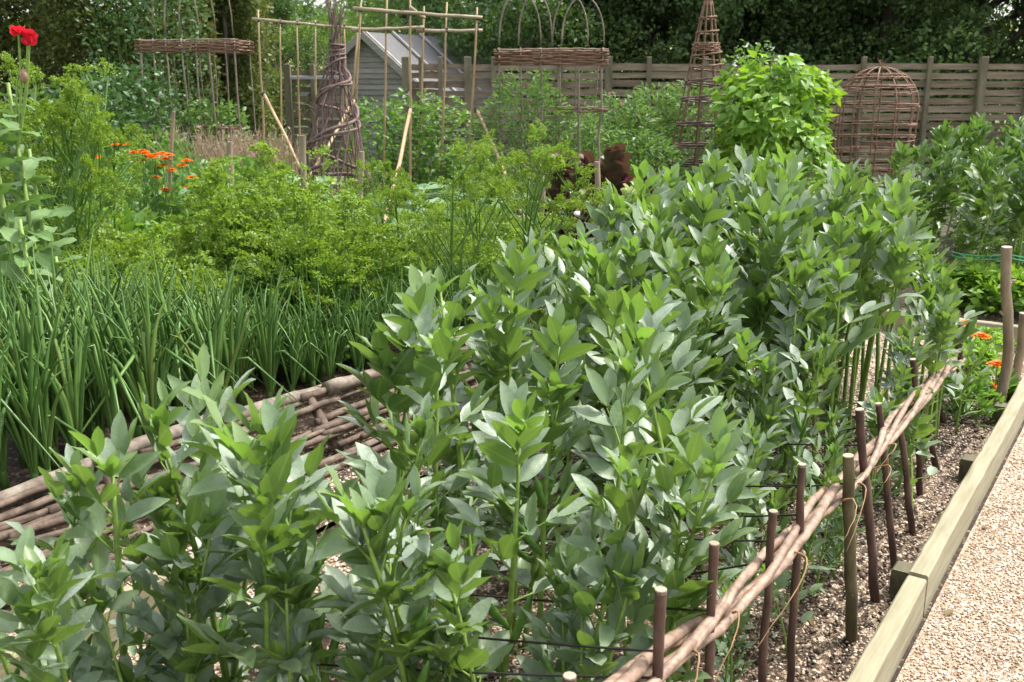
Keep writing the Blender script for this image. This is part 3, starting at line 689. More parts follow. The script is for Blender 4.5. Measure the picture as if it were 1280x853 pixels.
tag(strew('loose_gravel', M['pebble'], [(2.0, 4.2, -.46, .3, 15000, .002, .0055, .006), (4.2, 6.6, -.46, .3, 6000, .003, .006, .006), (5.75, 6.7, -2.0, -.47, 4000, .004, .008, .003), (.8, 4, -2.4, -2.03, 6000, .004, .009, .003)], 1), 'pale pebbles lying loose on the gravel paths', 'gravel')
tag(strew('soil_crumbs', M['clod'], [(1.4, 4.3, -1.5, -.55, 15000, .002, .008, .009), (4.3, 5.7, -1.2, -.55, 4000, .003, .009, .009), (.8, 5, -2.9, -2.5, 5000, .003, .01, .022), (1.4, 5.6, -1.0, -.55, 160, .010, .018, .008)], 2), 'dark crumbs and small stones on the bean bed soil', 'soil')

# ------------------------------------------------------------------ timber boards and pegs
AX = np.array([[U[0], U[1], 0], [V[0], V[1], 0], [0, 0, 1]])
def plank(m, L, w, h, seed):                # a sawn board with slightly worn, uneven arrises
    rg = np.random.default_rng(seed); n = max(6, int(L / .07)); v = []
    for i in range(n + 1):
        e = .004 + abs(rg.normal()) * .0025; dz = .003 * math.sin(i * .21) + rg.normal() * .0008; dy = .003 * math.sin(i * .13 + 1)
        for (y, z) in [(-w / 2, -h / 2), (w / 2, -h / 2), (w / 2, h / 2 - e), (w / 2 - e, h / 2), (-w / 2 + e, h / 2), (-w / 2, h / 2 - e)]: v.append((-L / 2 + L * i / n, y + dy, z + (dz if z > 0 else 0)))
    f = [(i * 6 + j, i * 6 + (j + 1) % 6, (i + 1) * 6 + (j + 1) % 6, (i + 1) * 6 + j) for i in range(n) for j in range(6)]
    f = [q[::-1] for q in f] + [(0, 1, 2, 3), (0, 3, 4, 5), (n * 6 + 3, n * 6 + 2, n * 6 + 1, n * 6), (n * 6 + 5, n * 6 + 4, n * 6 + 3, n * 6)]
    m.raw(v, f)
def board(s0, s1, t0, t1, z0, z1, lab, group=None, warp=0.0):
    m = Mesh(); c = W((s0 + s1) / 2, (t0 + t1) / 2, (z0 + z1) / 2)
    ax = AX.copy()
    if warp: cw, sw = math.cos(warp), math.sin(warp); ax = np.array([[U[0] * cw + V[0] * sw, U[1] * cw + V[1] * sw, 0], [V[0] * cw - U[0] * sw, V[1] * cw - U[1] * sw, 0], [0, 0, 1]])
    plank(m, s1 - s0, t1 - t0, z1 - z0, int(abs(s0) * 10) + 3)
    o = m.build('edging_board', M['timber'], None, False, c); o.rotation_euler = (0, 0, math.atan2(ax[0][1], ax[0][0]))
    return tag(o, lab, 'board', group)
board(-.6, 3.06, -.541, -.482, -.05, .13, 'pale timber edging board along the gravel path, nearest length')
board(3.075, 5.9, -.545, -.486, -.05, .135, 'pale timber edging board along the gravel path, farther length past the joint', None, -.003)
board(-.6, 1.54, -2.48, -2.42, -.05, .15, 'short timber board end at the left bottom corner below the woven sticks')
board(1.6, 2.28, -2.50, -2.44, -.05, .15, 'timber board with cut end below the woven stick edging, between two bean plants')
m = Mesh(); m.box((0, 0, 0), (3.3, .06, .2), None, 0, .005); o = m.build('edging_board', M['timber'], None, False, W(6.78, -1.2, .04)); o.rotation_euler = (0, 0, math.atan2(V[1], V[0]))
tag(o, 'timber board closing the far bed across the end of the gravel path', 'board')
for (x, y, lab) in [(1115, 742, 'square mossy timber peg against the path board below the bark stakes'), (1203, 600, 'low timber peg against the path board next to the young bean with white flowers'), (1241, 530, 'dark timber peg at the foot of the tall crooked stake')]:
    q = P(x, y); s, t = ST(q); m = Mesh(); m.box((0, 0, .02), (.075, .06, .17), None, 0, .006); o = m.build('timber_peg', M['block'], None, False, W(s, -.575)); o.rotation_euler = (0, 0, math.atan2(U[1], U[0])); tag(o, lab, 'peg')

M['deadleaf'] = plain_mat('dead_leaf', (.16, .12, .05), .7, .3, .2)
for (x, y, L, lab) in [(1182, 770, .055, 'small curled dead leaf lying alone on the gravel path'), (1010, 770, .05, 'brown dead leaf on the soil between the bark stakes'), (1225, 660, .04, 'tiny dead leaf near the path board, farther up the gravel path'), (985, 800, .06, 'withered bean leaf on the soil at the foot of the bark stakes')]:
    m = Mesh(); m.inst(BEANLEAF[1], np.zeros((1, 3)), orient(np.array([[math.cos(x), math.sin(x), .12]]), np.array([[.1, 0, 1.0]])), L); g = P(x, y, .012 if y > 790 or x < 1060 else .009); tag(m.build('fallen_leaf', M['deadleaf'], None, True, g), lab, 'leaf')

# ------------------------------------------------------------------ bark stakes, rail and twine
def stake(base, top, r, mat, lab, crook=0.0, seed=0, group=None, cutmat='cut'):
    rg = np.random.default_rng(seed); base = np.asarray(base, float); top = np.asarray(top, float)
    root = thing('bark_stake', lab, 'stake', base, group); d = top - base; q = np.linspace(0, 1, 9)
    pts = d[None] * q[:, None] + np.concatenate([rg.normal(size=(9, 2)) * .0022 + crook * np.sin(q * PI * 1.5)[:, None] * np.array([[1, .3]]), np.zeros((9, 1))], 1)
    pts[0] -= nrm(d) * .1
    m = Mesh(); rr = r * (1.06 - .12 * q) * (1 + rg.normal(size=9) * .04); m.tube(pts, rr, 8, 0, cap=False)
    for _ in range(3):                                   # knots
        i = rg.uniform(.25, .95); p = d * i; a = rg.uniform(0, 6.28); m.tube([p, p + np.array([math.cos(a), math.sin(a), .5]) * r * 1.15], [r * .5, r * .28], 6)
    m.build('shaft', M[mat], root)
    c = Mesh(); u = nrm(d); c.tube([pts[-1] - u * .004, pts[-1] + u * .003], [rr[-1] * .995, rr[-1] * .99], 8); c.build('cut_top', M[cutmat], root, False)
    return root
SD = [ # top pixel, base pixel (None: below the frame, foot at given s), radius, material, label
 ((713, 846), None, 1.28, .012, 'stake', 'stump of a bark stake just showing at the bottom edge'),
 ((826, 738), None, 1.72, .0125, 'stake', 'knobbly bark stake with pale cut top, nearest of the row, tied with black twine'),
 ((892, 680), None, 1.96, .0105, 'stake', 'second bark stake from the bottom edge, cut top below the twine'),
 ((966, 640), None, 2.22, .0105, 'stake', 'dark bark stake with its top just above the braided rail, between two twine lines'),
 ((1005, 582), None, 2.42, .0112, 'stake', 'tall straight bark stake left of the thick mossy one'),
 ((1060, 570), (1065, 803), 0, .0180, 'moss', 'thick mossy green brown stake where the braided rail wraps round'),
 ((1074, 513), (1096, 756), 0, .0145, 'stake', 'reddish bark stake right behind the thick mossy one'),
 ((1099, 505), (1118, 710), 0, .0125, 'stake', 'slim bark stake third behind the mossy one'),
 ((1124, 522), (1142, 668), 0, .0125, 'stake', 'slim dark bark stake rising left of the young bean with white flowers'),
 ((1142, 450), (1151, 622), 0, .0125, 'stake', 'bark stake with dark shaft passing behind the rail near the young bean'),
 ((1152, 505), (1172, 590), 0, .0135, 'stake', 'thin leaning bark stake under the far rail'),
 ((1168, 488), (1180, 530), 0, .0135, 'stake', 'short thin bark stake under the far end of the rail'),
 ((1197, 402), (1203, 503), 0, .0195, 'stake', 'dark corner stake at the far end of the braided rail'),
]
stakes = []
for i, (tp, bp, s0, r, mat, lab) in enumerate(SD):
    if bp is None:
        top = PT(tp[0], tp[1], -.70); base = np.array([top[0] + .012, top[1] + .01, 0])
    else:
        base = P(bp[0], bp[1]); top = Q(tp[0], tp[1], base[1] - .02)
    stakes.append((base, top)); stake(base, top, r, mat, lab, 0, i)
# the braided rail
rail = thing('braided_willow_rail', 'long rail of willow rods braided between the bark stakes', 'rail', W(3, -.7))
rl = np.array([float(c) for c in rail.location])
ctrl = [PT(x, y, t) for (x, y, t) in [(640, 985, -.73), (800, 850, -.72), (880, 780, -.71), (960, 705, -.71), (1020, 640, -.71), (1075, 588, -.70), (1105, 545, -.70), (1140, 505, -.71), (1175, 470, -.75), (1200, 447, -.80)]]
cs = np.linspace(0, len(ctrl) - 1, 70); C3 = np.array(ctrl); path = np.stack([np.interp(cs, np.arange(len(ctrl)), C3[:, k]) for k in range(3)], 1)
for _ in range(3): path[1:-1] = (path[:-2] + path[1:-1] * 2 + path[2:]) / 4
rgr = np.random.default_rng(61)
sd = np.array([V[0], V[1], 0])
for k in range(6):
    ph = k * 2 * PI / 6; am = .024 + rgr.uniform(-.006, .006); fq = rgr.uniform(13, 17)
    w = np.linspace(0, 1, 70)
    off = sd[None] * (am * np.cos(ph + w * fq))[:, None] + np.array([0, 0, 1.0])[None] * (am * .95 * np.sin(ph + w * fq))[:, None]
    i0 = [0, 0, 0, 0, 0, 22][k]; i1 = [70, 70, 70, 58, 70, 70][k]
    m = Mesh(); m.tube((path + off - rl + rgr.normal(size=(70, 3)) * .0012)[i0:i1], np.linspace(.0122, .0100, 70)[i0:i1] * [1.1, 1.05, .95, .8, .9, .7][k] * (1 + .16 * (rgr.random(i1 - i0) > .9) + rgr.normal(size=i1 - i0) * .03), 8); m.build('willow_rod', M['willow'], rail)
for k, (i, L, dr, sw) in enumerate([(17, .17, .10, .03), (25, .26, .16, .05), (33, .15, .05, .06), (36, .2, .13, .04), (44, .12, .06, .03), (39, .13, -.01, .07), (12, .2, .12, .04)]):
    p = path[i] - rl + sd * .03; q = np.linspace(0, 1, 14); m = Mesh(); al = np.array([U[0], U[1], 0]); c = rgr.uniform(.6, 1.1)
    pts = np.stack([p + sd * sw * math.sin(z * PI * c) - al * L * (z - .25 * math.sin(z * PI)) + np.array([0, 0, .03 * math.sin(z * PI) - dr * z ** 1.7]) for z in q]) + rgr.normal(size=(14, 3)) * .0012
    m.tube(pts, np.linspace(.003, .0008, 14), 4); m.build('loose_strip', M['bast'], rail)
# left row of stakes and the twine zigzag
lefts = []
for i, (x, y) in enumerate([(412, 700), (560, 668), (505, 815), (700, 560), (250, 800)]):
    g = P(x, y + 40, 0); s, t = ST(g); b = W(s, -1.98); b = g if t > -2.0 else b
    tp = b + np.array([.0, .0, .5]); lefts.append((b, tp))
    stake(b, tp, .012, 'stake', ['dark bark stake among the beans by the pale gravel patch', 'dark bark stake hidden in the middle of the beans', 'dark bark stake low in the bottom centre foliage', 'dark bark stake behind the centre foreground bean', 'dark bark stake at the bottom left near the short board'][i], 0, 40 + i)
def twine(pts, lab, mat='string', r=.0028, sag=.012):
    P_ = np.asarray(pts, float); q = np.linspace(0, 1, 12); o = []
    for a, b in zip(P_[:-1], P_[1:]): o += [a * (1 - z) + b * z - np.array([0, 0, sag * 4 * z * (1 - z)]) for z in q]
    m = Mesh(); m.tube(np.array(o) - o[0], r, 5); return tag(m.build('twine', M[mat], None, True, o[0]), lab, 'twine')
def on(i, f): b, t = stakes[i]; return b * (1 - f) + t * f
tw = [(1, .82, (330, 765)), (1, .74, (200, 815)), (2, .78, (360, 718)), (2, .68, (640, 700)), (3, .8, (700, 735)), (3, .88, (620, 655)), (4, .8, (760, 640)), (4, .92, (780, 600)), (5, .86, (800, 612)), (6, .83, (850, 545)), (9, .6, (900, 560))]
for i, (k, f, px) in enumerate(tw):
    a = on(k, f); e = PT(px[0], px[1], -1.9); e = e if .1 < e[2] < .6 else PT(px[0], px[1], -1.6)
    twine([a, e], 'black twine stretched from the %s back into the beans' % ['nearest stake, upper line', 'nearest stake, lower line', 'second stake, upper line', 'second stake, lower line', 'third stake, lower line', 'third stake, upper line', 'straight fourth stake, lower line', 'straight fourth stake, upper line', 'thick mossy stake', 'stake behind the mossy one', 'stake near the young bean'][i])
# tall crooked stakes by the path
b = P(1245, 517); stake(b, Q(1266, 309, b[1] - .05), .026, 'peg', 'tall crooked weathered stake standing beside the path board', .035, 71)
b = P(1268, 472); stake(b, Q(1282, 392, b[1] - .03), .024, 'peg', 'second weathered stake at the right border, partly out of the photo', .012, 72)
for dz, lab in ((0, 'green garden twine across the far beans, upper strand'), (.03, 'green garden twine across the far beans, lower strand')):
    twine([Q(1190, 315 + dz * 150, 6.6), Q(1262, 318 + dz * 150, 5.9), Q(1330, 322 + dz * 120, 6.6)], lab, 'green', .0035, .02)

# ------------------------------------------------------------------ woven stick edging (left) and the far ones
def stick_edging(lab, s0, s1, seed, ta=-2.82, tb=-3.14, hgt=.27, nmax=88, place=None, big=True):
    rg = np.random.default_rng(seed); root = thing('woven_stick_edging', lab, 'edging')
    F_ = place or (lambda s, t, h: W(s, t, h))
    if big:
        for (a, b, ta_, r0) in [(s0, .95, -3.12, .034), (.9, 2.02, -3.2, .036), (2.0, 2.62, -3.18, .033), (2.55, 3.15, -3.14, .034), (3.12, 3.52, -3.1, .034), (3.48, 4.72, -3.13, .036), (4.7, s1, -3.12, .034)]:
            q = np.linspace(a, b, 7); m = Mesh(); hz = hgt + rg.uniform(-.012, .012)
            m.tube([F_(z, ta_ + rg.normal() * .004, hz + .012 * math.sin(z * 3) + rg.normal() * .004) for z in q], r0 * np.linspace(1, .86, 7) * (1 + rg.normal(size=7) * .03), 8); m.build('top_pole', M['log'], root)
            c = Mesh(); e = F_(a, ta_, hz + .012 * math.sin(a * 3)); e2 = F_(a - .004, ta_, hz + .012 * math.sin(a * 3)); c.tube([e, e2], [r0 * .95, r0 * .9], 8); c.build('cut_end', M['block'], root)
    for i, s in enumerate(np.arange(s0 + .2, s1, .52)):
        m = Mesh(); m.tube([F_(s, ta - .05, -.05), F_(s, tb + .03, hgt + rg.uniform(-.03, .03))], .022, 8); m.build('post', M['stick'], root)
    k = 0; rows = 8
    while k < nmax:
        f = ((k % rows) + rg.uniform(-.3, .3)) / rows; f = min(max(f, .02), .97); a = s0 + (k // rows) * (s1 - s0) / (nmax / rows) + rg.uniform(-.35, .35); L = rg.uniform(.7, 1.35)
        q = np.linspace(a, a + L, 9); r0 = rg.uniform(.011, .022); ph = rg.uniform(0, 6.28)
        m = Mesh(); m.tube([F_(z, ta + (tb - ta) * f + .018 * math.sin(z * 12 / 2 + ph) - .012, .02 + hgt * f + .012 * math.sin(z * 4 + ph) + rg.normal() * .003) for z in q], r0 * np.linspace(1, .7, 9), 6); m.build('stick', M['stick'], root); k += 1
    return root
stick_edging('low woven edging of grey brown sticks and split poles between the onions and the beans', -.3, 6.2, 81)
def across(px0, px1, y, Y, hg):
    a = Q(px0, y, Y); b = Q(px1, y, Y + .0)
    def f(s, t, h):
        q = s; p = a * (1 - q) + b * q; return np.array([p[0], p[1] + (t + 3) * .5, max(0, h)])
    return f
for (px0, px1, y, Y, lab, sd_) in [(520, 640, 215, 9.3, 'far stick edging glimpsed through the parsley stems, in front of the cardoon', 82), (650, 900, 240, 10.0, 'far stick edging behind the red lettuces and bean tops', 83), (1045, 1150, 226, 12.6, 'stick edging of silvery poles at the foot of the dome cloche', 84)]:
    e = thing('woven_stick_edging', lab, 'edging'); rg2 = np.random.default_rng(sd_); a = Q(px0, y, Y); b_ = Q(px1, y, Y + (1.2 if sd_ == 84 else 0))
    for k in range(16):
        f0 = rg2.uniform(-.1, .6); f1 = f0 + rg2.uniform(.3, .6); z = .03 + .28 * (k % 8) / 8
        q = np.linspace(f0, f1, 5); m = Mesh(); m.tube([np.array([*(a * (1 - t) + b_ * t)[:2], z + rg2.normal() * .012]) + [0, rg2.normal() * .03, 0] for t in q], rg2.uniform(.015, .026), 6); m.build('stick', M['log'], e)

# ------------------------------------------------------------------ small pegs standing in the beds
for (x0, y0, x1, y1, Y, r, lab) in [(217, 140, 213, 215, 8.8, .017, 'thin leaning peg beside the marigolds'), (287, 178, 288, 215, 9.3, .032, 'stubby grey post end right of the marigolds'), (378, 170, 381, 262, 7.9, .026, 'weathered square peg in front of the dark twiggy wigwam'),
                                    (747, 203, 746, 268, 6.6, .02, 'pale peg standing in front of the red lettuce'), (452, 190, 451, 230, 9.2, .027, 'short peg between the cardoon leaves'), (679, 222, 678, 250, 8.4, .022, 'short peg among the parsley near the purple lettuces')]:
    t_ = Q(x0, y0, Y); b = Q(x1, y1, Y); d = (b - t_); k = t_[2] / max(.01, (t_[2] - b[2])); b = t_ + d * k; b[2] = 0
    stake(b, t_, r, 'peg', lab, 0, int(x0), None, 'peg')

# ------------------------------------------------------------------ fences and shed
def slat_fence(lab, x0, x1, Y, hgt, posts, rows, matn='fence', seed=0, name='slatted_fence', overlap=.035):
    rg = np.random.default_rng(seed); root = thing(name, lab, 'fence', ((x0 + x1) / 2, Y, 0)); cx = (x0 + x1) / 2
    ps = sorted(posts)
    edges = [x0] + [p for p in ps if x0 < p < x1] + [x1]
    for a, b in zip(edges[:-1], edges[1:]):
        if b - a < .1: continue
        m = Mesh(); pitch = hgt / rows
        for k in range(rows):
            zc = pitch * (k + .5) + rg.uniform(-.01, .01); w = pitch * rg.uniform(.6, .86); sag = rg.uniform(-.012, .012)
            n = 5; xs = np.linspace(a - .02 + cx * 0, b + .02, n)
            side = (k % 2) * 2 - 1
            v = []; th = .012
            for i in range(n):
                x = xs[i] - cx; q = i / (n - 1); dy = -.03 * side * math.sin(PI * q); zz = zc + sag * math.sin(PI * q) + rg.normal() * .003
                for (yy, z2) in ((-th, -w / 2), (-th, w / 2), (th, w / 2), (th, -w / 2)): v.append((x, dy + yy, zz + z2))
            f = [(i * 4 + j, i * 4 + (j + 1) % 4, (i + 1) * 4 + (j + 1) % 4, (i + 1) * 4 + j) for i in range(n - 1) for j in range(4)] + [(0, 1, 2, 3), ((n - 1) * 4 + 3, (n - 1) * 4 + 2, (n - 1) * 4 + 1, (n - 1) * 4)]
            m.raw(v, f)
        m.build('slat_panel', M[matn], root, False)
    for i, p in enumerate(ps):
        m = Mesh(); wd = .11 if i % 3 == 0 else .07; m.box((p - cx, -.075 - wd * .2, (hgt + .09) / 2), (wd, wd, hgt + .1), None, 0, .008); m.build('post', M['fencepost'], root, False)
    return root
YF = 16.6
fx = lambda px: (px - 640) / 1287 * YF
FH = 1.85
slat_fence('long weathered slatted fence across the back of the garden, right of the shed', fx(507), fx(1420), YF, FH, [fx(p) for p in (508, 527, 551, 585, 617, 700, 760, 810, 880, 965, 1076, 1158, 1224, 1283, 1350)], 14, 'fence', 5)
m0 = slat_fence('short dark slatted fence behind the left bamboo canes with a pale rail', (355 - 640) / 1287 * 17.5, (432 - 640) / 1287 * 17.5, 17.5, 1.75, [(361 - 640) / 1287 * 17.5, (392 - 640) / 1287 * 17.5], 13, 'fencepost', 6)
mm = Mesh(); mm.box((0, -.11, 1.62), (1.0, .03, .06), None, 0, .006); mm.build('pale_rail', M['batten'], m0, False)
# shed: ridge runs right and back from the front apex
shed = thing('garden_shed', 'grey weatherboarded garden shed with battened felt roof behind the fence', 'shed', (-2.0, 20.5, 0))
A0 = np.array([-2.72, 19.5]); A1 = np.array([-1.08, 22.5]); rd = (A1 - A0) / np.linalg.norm(A1 - A0); pd_ = np.array([rd[1], -rd[0]]); hw = 1.35; RZ, EZ = 2.40, 1.36
so = np.array([-2.0, 20.5, 0])
def sp(a, off, z): p = A0 + rd * a + pd_ * off; return np.array([p[0], p[1], z]) - so
LEN = float(np.linalg.norm(A1 - A0))
m = Mesh(); nb = 24
for k in range(nb):                                       # lapped boards of the front gable
    z0 = RZ * k / nb; z1 = RZ * (k + 1) / nb + .02
    wf = lambda z: hw * min(1, max(0, (RZ - z) / (RZ - EZ)))
    a, b, c, d = sp(-.03, -wf(z0), z0), sp(-.03, wf(z0), z0), sp(-.005, max(wf(min(z1, RZ)), .01), z1), sp(-.005, -max(wf(min(z1, RZ)), .01), z1)
    bk = [sp(.05, -wf(z0), z0), sp(.05, wf(z0), z0)]
    m.raw([a, b, c, d, bk[0], bk[1]], [(0, 1, 2, 3), (4, 5, 1, 0)])
m.build('gable_wall', M['shedwall'], shed, False)
for sg in (-1, 1):
    m = Mesh()
    for k in range(8):
        z0 = EZ * k / 8; z1 = EZ * (k + 1) / 8 + .02
        m.raw([sp(0, sg * (hw + .02), z0), sp(LEN, sg * (hw + .02), z0), sp(LEN, sg * (hw - .005), z1), sp(0, sg * (hw - .005), z1)], [(0, 1, 2, 3) if sg > 0 else (3, 2, 1, 0)])
    m.build('side_wall', M['shedwall'], shed, False)
    sl = (RZ - EZ) / hw; ov = hw + .16
    m = Mesh(); e = .05
    q = [sp(-.14, 0, RZ + .04), sp(-.14, sg * ov, RZ + .04 - sl * ov), sp(LEN + .1, sg * ov, RZ + .04 - sl * ov), sp(LEN + .1, 0, RZ + .04)]
    q2 = [p - np.array([0, 0, e]) for p in q]
    m.raw(q + q2, [(0, 1, 2, 3), (7, 6, 5, 4), (0, 4, 5, 1), (1, 5, 6, 2), (2, 6, 7, 3)]); rf = m.build('roof', M['shedroof'], shed, False)
    for a in ((-.12, .8, 1.75, LEN + .06) if sg > 0 else (-.12,)):
        m = Mesh(); p0 = sp(a, sg * .02, RZ + .075); p1 = sp(a, sg * ov, RZ + .06 - sl * ov + .012); dd = nrm(p1 - p0); ax = np.array([dd, [rd[0], rd[1], 0], np.cross(dd, [rd[0], rd[1], 0])])
        m.box((p0 + p1) / 2, (np.linalg.norm(p1 - p0), .05, .04), ax, 0, .004); m.build('batten', M['batten'], rf, False)
    m = Mesh(); p0 = sp(-.17, sg * .0, RZ + .0); p1 = sp(-.17, sg * ov, RZ - sl * ov); dd = nrm(p1 - p0); ax = np.array([dd, [rd[0], rd[1], 0], np.cross(dd, [rd[0], rd[1], 0])])
    m.box((p0 + p1) / 2, (np.linalg.norm(p1 - p0), .03, .13), ax, 0, .004); m.build('bargeboard', M['shedwall'], shed, False)

# ------------------------------------------------------------------ cane frames
def frame_root(name, lab, cat, g): return thing(name, lab, cat, (g[0], g[1], 0))
def rod(root, name, mat, a, b, r0, r1=None, n=6, bow=None, seed=0, k=7):
    rg = np.random.default_rng(seed); o = np.array(root.location); a = np.asarray(a, float); b = np.asarray(b, float); q = np.linspace(0, 1, k)
    pts = a[None] * (1 - q[:, None]) + b[None] * q[:, None] + rg.normal(size=(k, 3)) * r0 * .25
    if bow is not None: pts = pts + np.asarray(bow)[None] * np.sin(q * PI)[:, None]
    m = Mesh(); m.tube(pts - o, np.linspace(r0, r1 or r0, k), n); return m.build(name, M[mat], root)
def down(top, bot, h=0.0): k = (top[2] - h) / max(1e-3, top[2] - bot[2]); return top + (bot - top) * k
def tie(root, p, r=.022):
    o = np.array(root.location); m = Mesh(); m.tube([p - o - [0, 0, .025], p - o, p - o + [0, 0, .025]], [r * .8, r, r * .8], 6); m.build('tie', M['tie'], root)
Yb = 12.8; fr = frame_root('bamboo_cane_frame', 'left run of bamboo canes with one top rail before the dark fence', 'bean frame', Q(375, 190, Yb))
for (x0, y0, x1, y1) in [(322, 13, 330, 165), (350, 24, 352, 158), (371, 25, 374, 145), (394, 26, 395, 94), (430, 27, 431, 60)]:
    a, b = Q(x0, y0, Yb), Q(x1, y1, Yb); rod(fr, 'cane', 'bamboo', down(a, b), a, .017 if x0 == 322 else .013, .010, 6, None, x0); tie(fr, Q(x0 + 1, np.interp(x0, [322, 450], [25, 35]), Yb - .03))
rod(fr, 'rail', 'palecane', Q(315, 24, Yb - .035), Q(452, 36, Yb - .035), .021, .016)
a = Q(330, 118, Yb - .04); rod(fr, 'brace', 'bamboo', a, down(a, Q(366, 190, Yb - .9)), .022, .018); tie(fr, a, .035)
Yb = 11.6; fr = frame_root('bamboo_cane_frame', 'tall double row of bamboo canes with three pale rails in front of the shed', 'bean frame', Q(520, 190, Yb))
for (x0, y0, x1, y1, dy) in [(451, 3, 444, 148, 0), (484, -12, 481, 156, .5), (513, -14, 513, 156, 0), (530, 8, 526, 156, .9), (559, 3, 554, 151, .6), (597, 10, 587, 195, 0), (449, 30, 438, 148, .6)]:
    a, b = Q(x0, y0, Yb + dy), Q(x1, y1, Yb + dy); rod(fr, 'cane', 'bamboo', down(a, b), a, .0165, .012, 6, None, x0)
for (xa, ya, xb, yb_, dy) in [(441, 11, 603, 22, -.035), (440, 38, 529, 34, .45), (520, 39, 603, 38, .5)]: rod(fr, 'rail', 'palecane', Q(xa, ya, Yb + dy), Q(xb, yb_, Yb + dy), .024, .02)
rod(fr, 'rail', 'palecane', Q(513, 10, Yb - .03), Q(530, 22, Yb + .5), .02)
for (xa, ya, xb, yb_) in [(443, 125, 410, 182), (513, 137, 508, 160), (596, 138, 626, 205)]:
    a = Q(xa, ya, Yb - .04); rod(fr, 'brace', 'bamboo', a, down(a, Q(xb, yb_, Yb - .8)), .021, .018); tie(fr, a, .032)
for (x, y, dy) in [(451, 12, 0), (484, 14, 0), (513, 16, 0), (597, 22, 0), (449, 38, .5), (484, 36, .5), (530, 38, .5), (559, 38, .5), (596, 38, .3), (526, 140, .9)]: tie(fr, Q(x, y, Yb + dy), .026)

# obelisk
def obelisk():
    c = Q(877, 205, 13.2); g = np.array([c[0], c[1], 0]); ap = Q(886, -14, 13.2)
    root = frame_root('willow_obelisk', 'tall pointed willow obelisk with woven bands beside the climbing bean', 'obelisk', g)
    R0 = .50; H = ap[2]
    ax = lambda z: g + (ap - g) * (z / H) * np.array([1, 1, 0]) + np.array([0, 0, z])
    rad = lambda z: R0 * (1 - (z / H)) ** .95 + .018
    for k in range(9):
        a = k * 2 * PI / 9 + .2; q = np.linspace(0, 1.0, 9); m = Mesh()
        m.tube([ax(z * H) + rad(z * H) * np.array([math.cos(a), math.sin(a), 0]) - g for z in q], np.linspace(.014, .009, 9), 6); m.build('upright', M['rod'], root)
    for (y, dz, th, nn) in [(59, 0, .09, 5), (84, .1, .02, 1), (103, .13, .028, 2), (124, .12, .03, 2), (155, .1, .034, 2), (182, .05, .034, 2), (204, .03, .03, 2), (40, .05, .02, 1), (22, .04, .02, 1), (70, .12, .02, 1)]:
        z = Q(880, y, 13.2)[2]; rg = np.random.default_rng(y)
        for j in range(nn):
            zz = z + th * (j / max(1, nn - 1) - .5); q = np.linspace(0, 2 * PI * 1.02, 46); m = Mesh()
            pts = [ax(zz) + np.array([math.cos(a), math.sin(a), 0]) * (rad(zz) + .014 * math.sin(a * 5.5 + j * PI) + .006) + np.array([0, 0, dz * (a / 6.28 - .5) + rg.normal() * .003]) - g for a in q]
            m.tube(pts, .012 if nn < 3 else .009, 5); m.build('band', M['twig' if y > 90 else 'rod'], root)
    m = Mesh(); z = H * .93
    for j in range(4): m.tube([ax(z + j * .018) + .05 * np.array([math.cos(a), math.sin(a), 0]) - g for a in np.linspace(0, 6.4, 14)], .010, 5)
    m.build('binding', M['rod'], root)
obelisk()
# dome cloche
def cloche():
    Y = 14.2; c = Q(1088, 225, Y); g = np.array([c[0], c[1], 0]); root = frame_root('willow_dome', 'domed willow plant cover with woven bands standing before the fence at right', 'plant cover', g)
    R0 = .535; H = Q(1088, 84, Y)[2]; zs = H - .52
    prof = lambda z: R0 * (.94 + .06 * z / zs) if z < zs else R0 * math.sqrt(max(0, 1 - ((z - zs) / (H - zs)) ** 2.0))
    rg = np.random.default_rng(3)
    for k in range(12):
        a = k * 2 * PI / 12 + .12; zz = np.concatenate([np.linspace(0, zs, 6), zs + (H - zs) * np.sin(np.linspace(.15, 1, 9) * PI / 2)]); m = Mesh()
        m.tube([np.array([math.cos(a) * prof(z), math.sin(a) * prof(z), z]) for z in zz], np.linspace(.0125, .009, 15), 6); m.build('rib', M['rod'], root)
    for (z, nn) in [(.06, 2), (.3, 3), (.42, 2), (.62, 3), (.8, 3), (.98, 3), (zs - .02, 3), (zs + .2, 5), (zs + .36, 4)]:
        for j in range(nn):
            z1 = z + .02 * j + rg.uniform(-.012, .012); a0 = rg.uniform(0, 6); sp_ = rg.uniform(3.6, 6.4); q = np.linspace(a0, a0 + sp_, 34); m = Mesh(); tl = rg.uniform(-.04, .04)
            m.tube([np.array([math.cos(a), math.sin(a), 0]) * (prof(min(z1, H - .01)) + .012 * math.sin(a * 6 + j * PI) + .004) + np.array([0, 0, z1 + tl * math.sin(a)]) for a in q], .0085, 5); m.build('woven_rod', M['rod'], root)
    for k in range(4):
        a = k * 1.6; m = Mesh(); m.tube([(0, 0, H - .01), (math.cos(a) * .02, math.sin(a) * .02, H + .05), (math.cos(a) * .06, math.sin(a) * .06, H + .07 + .03 * k)], [.008, .006, .003], 5); m.build('tip', M['rod'], root)
cloche()
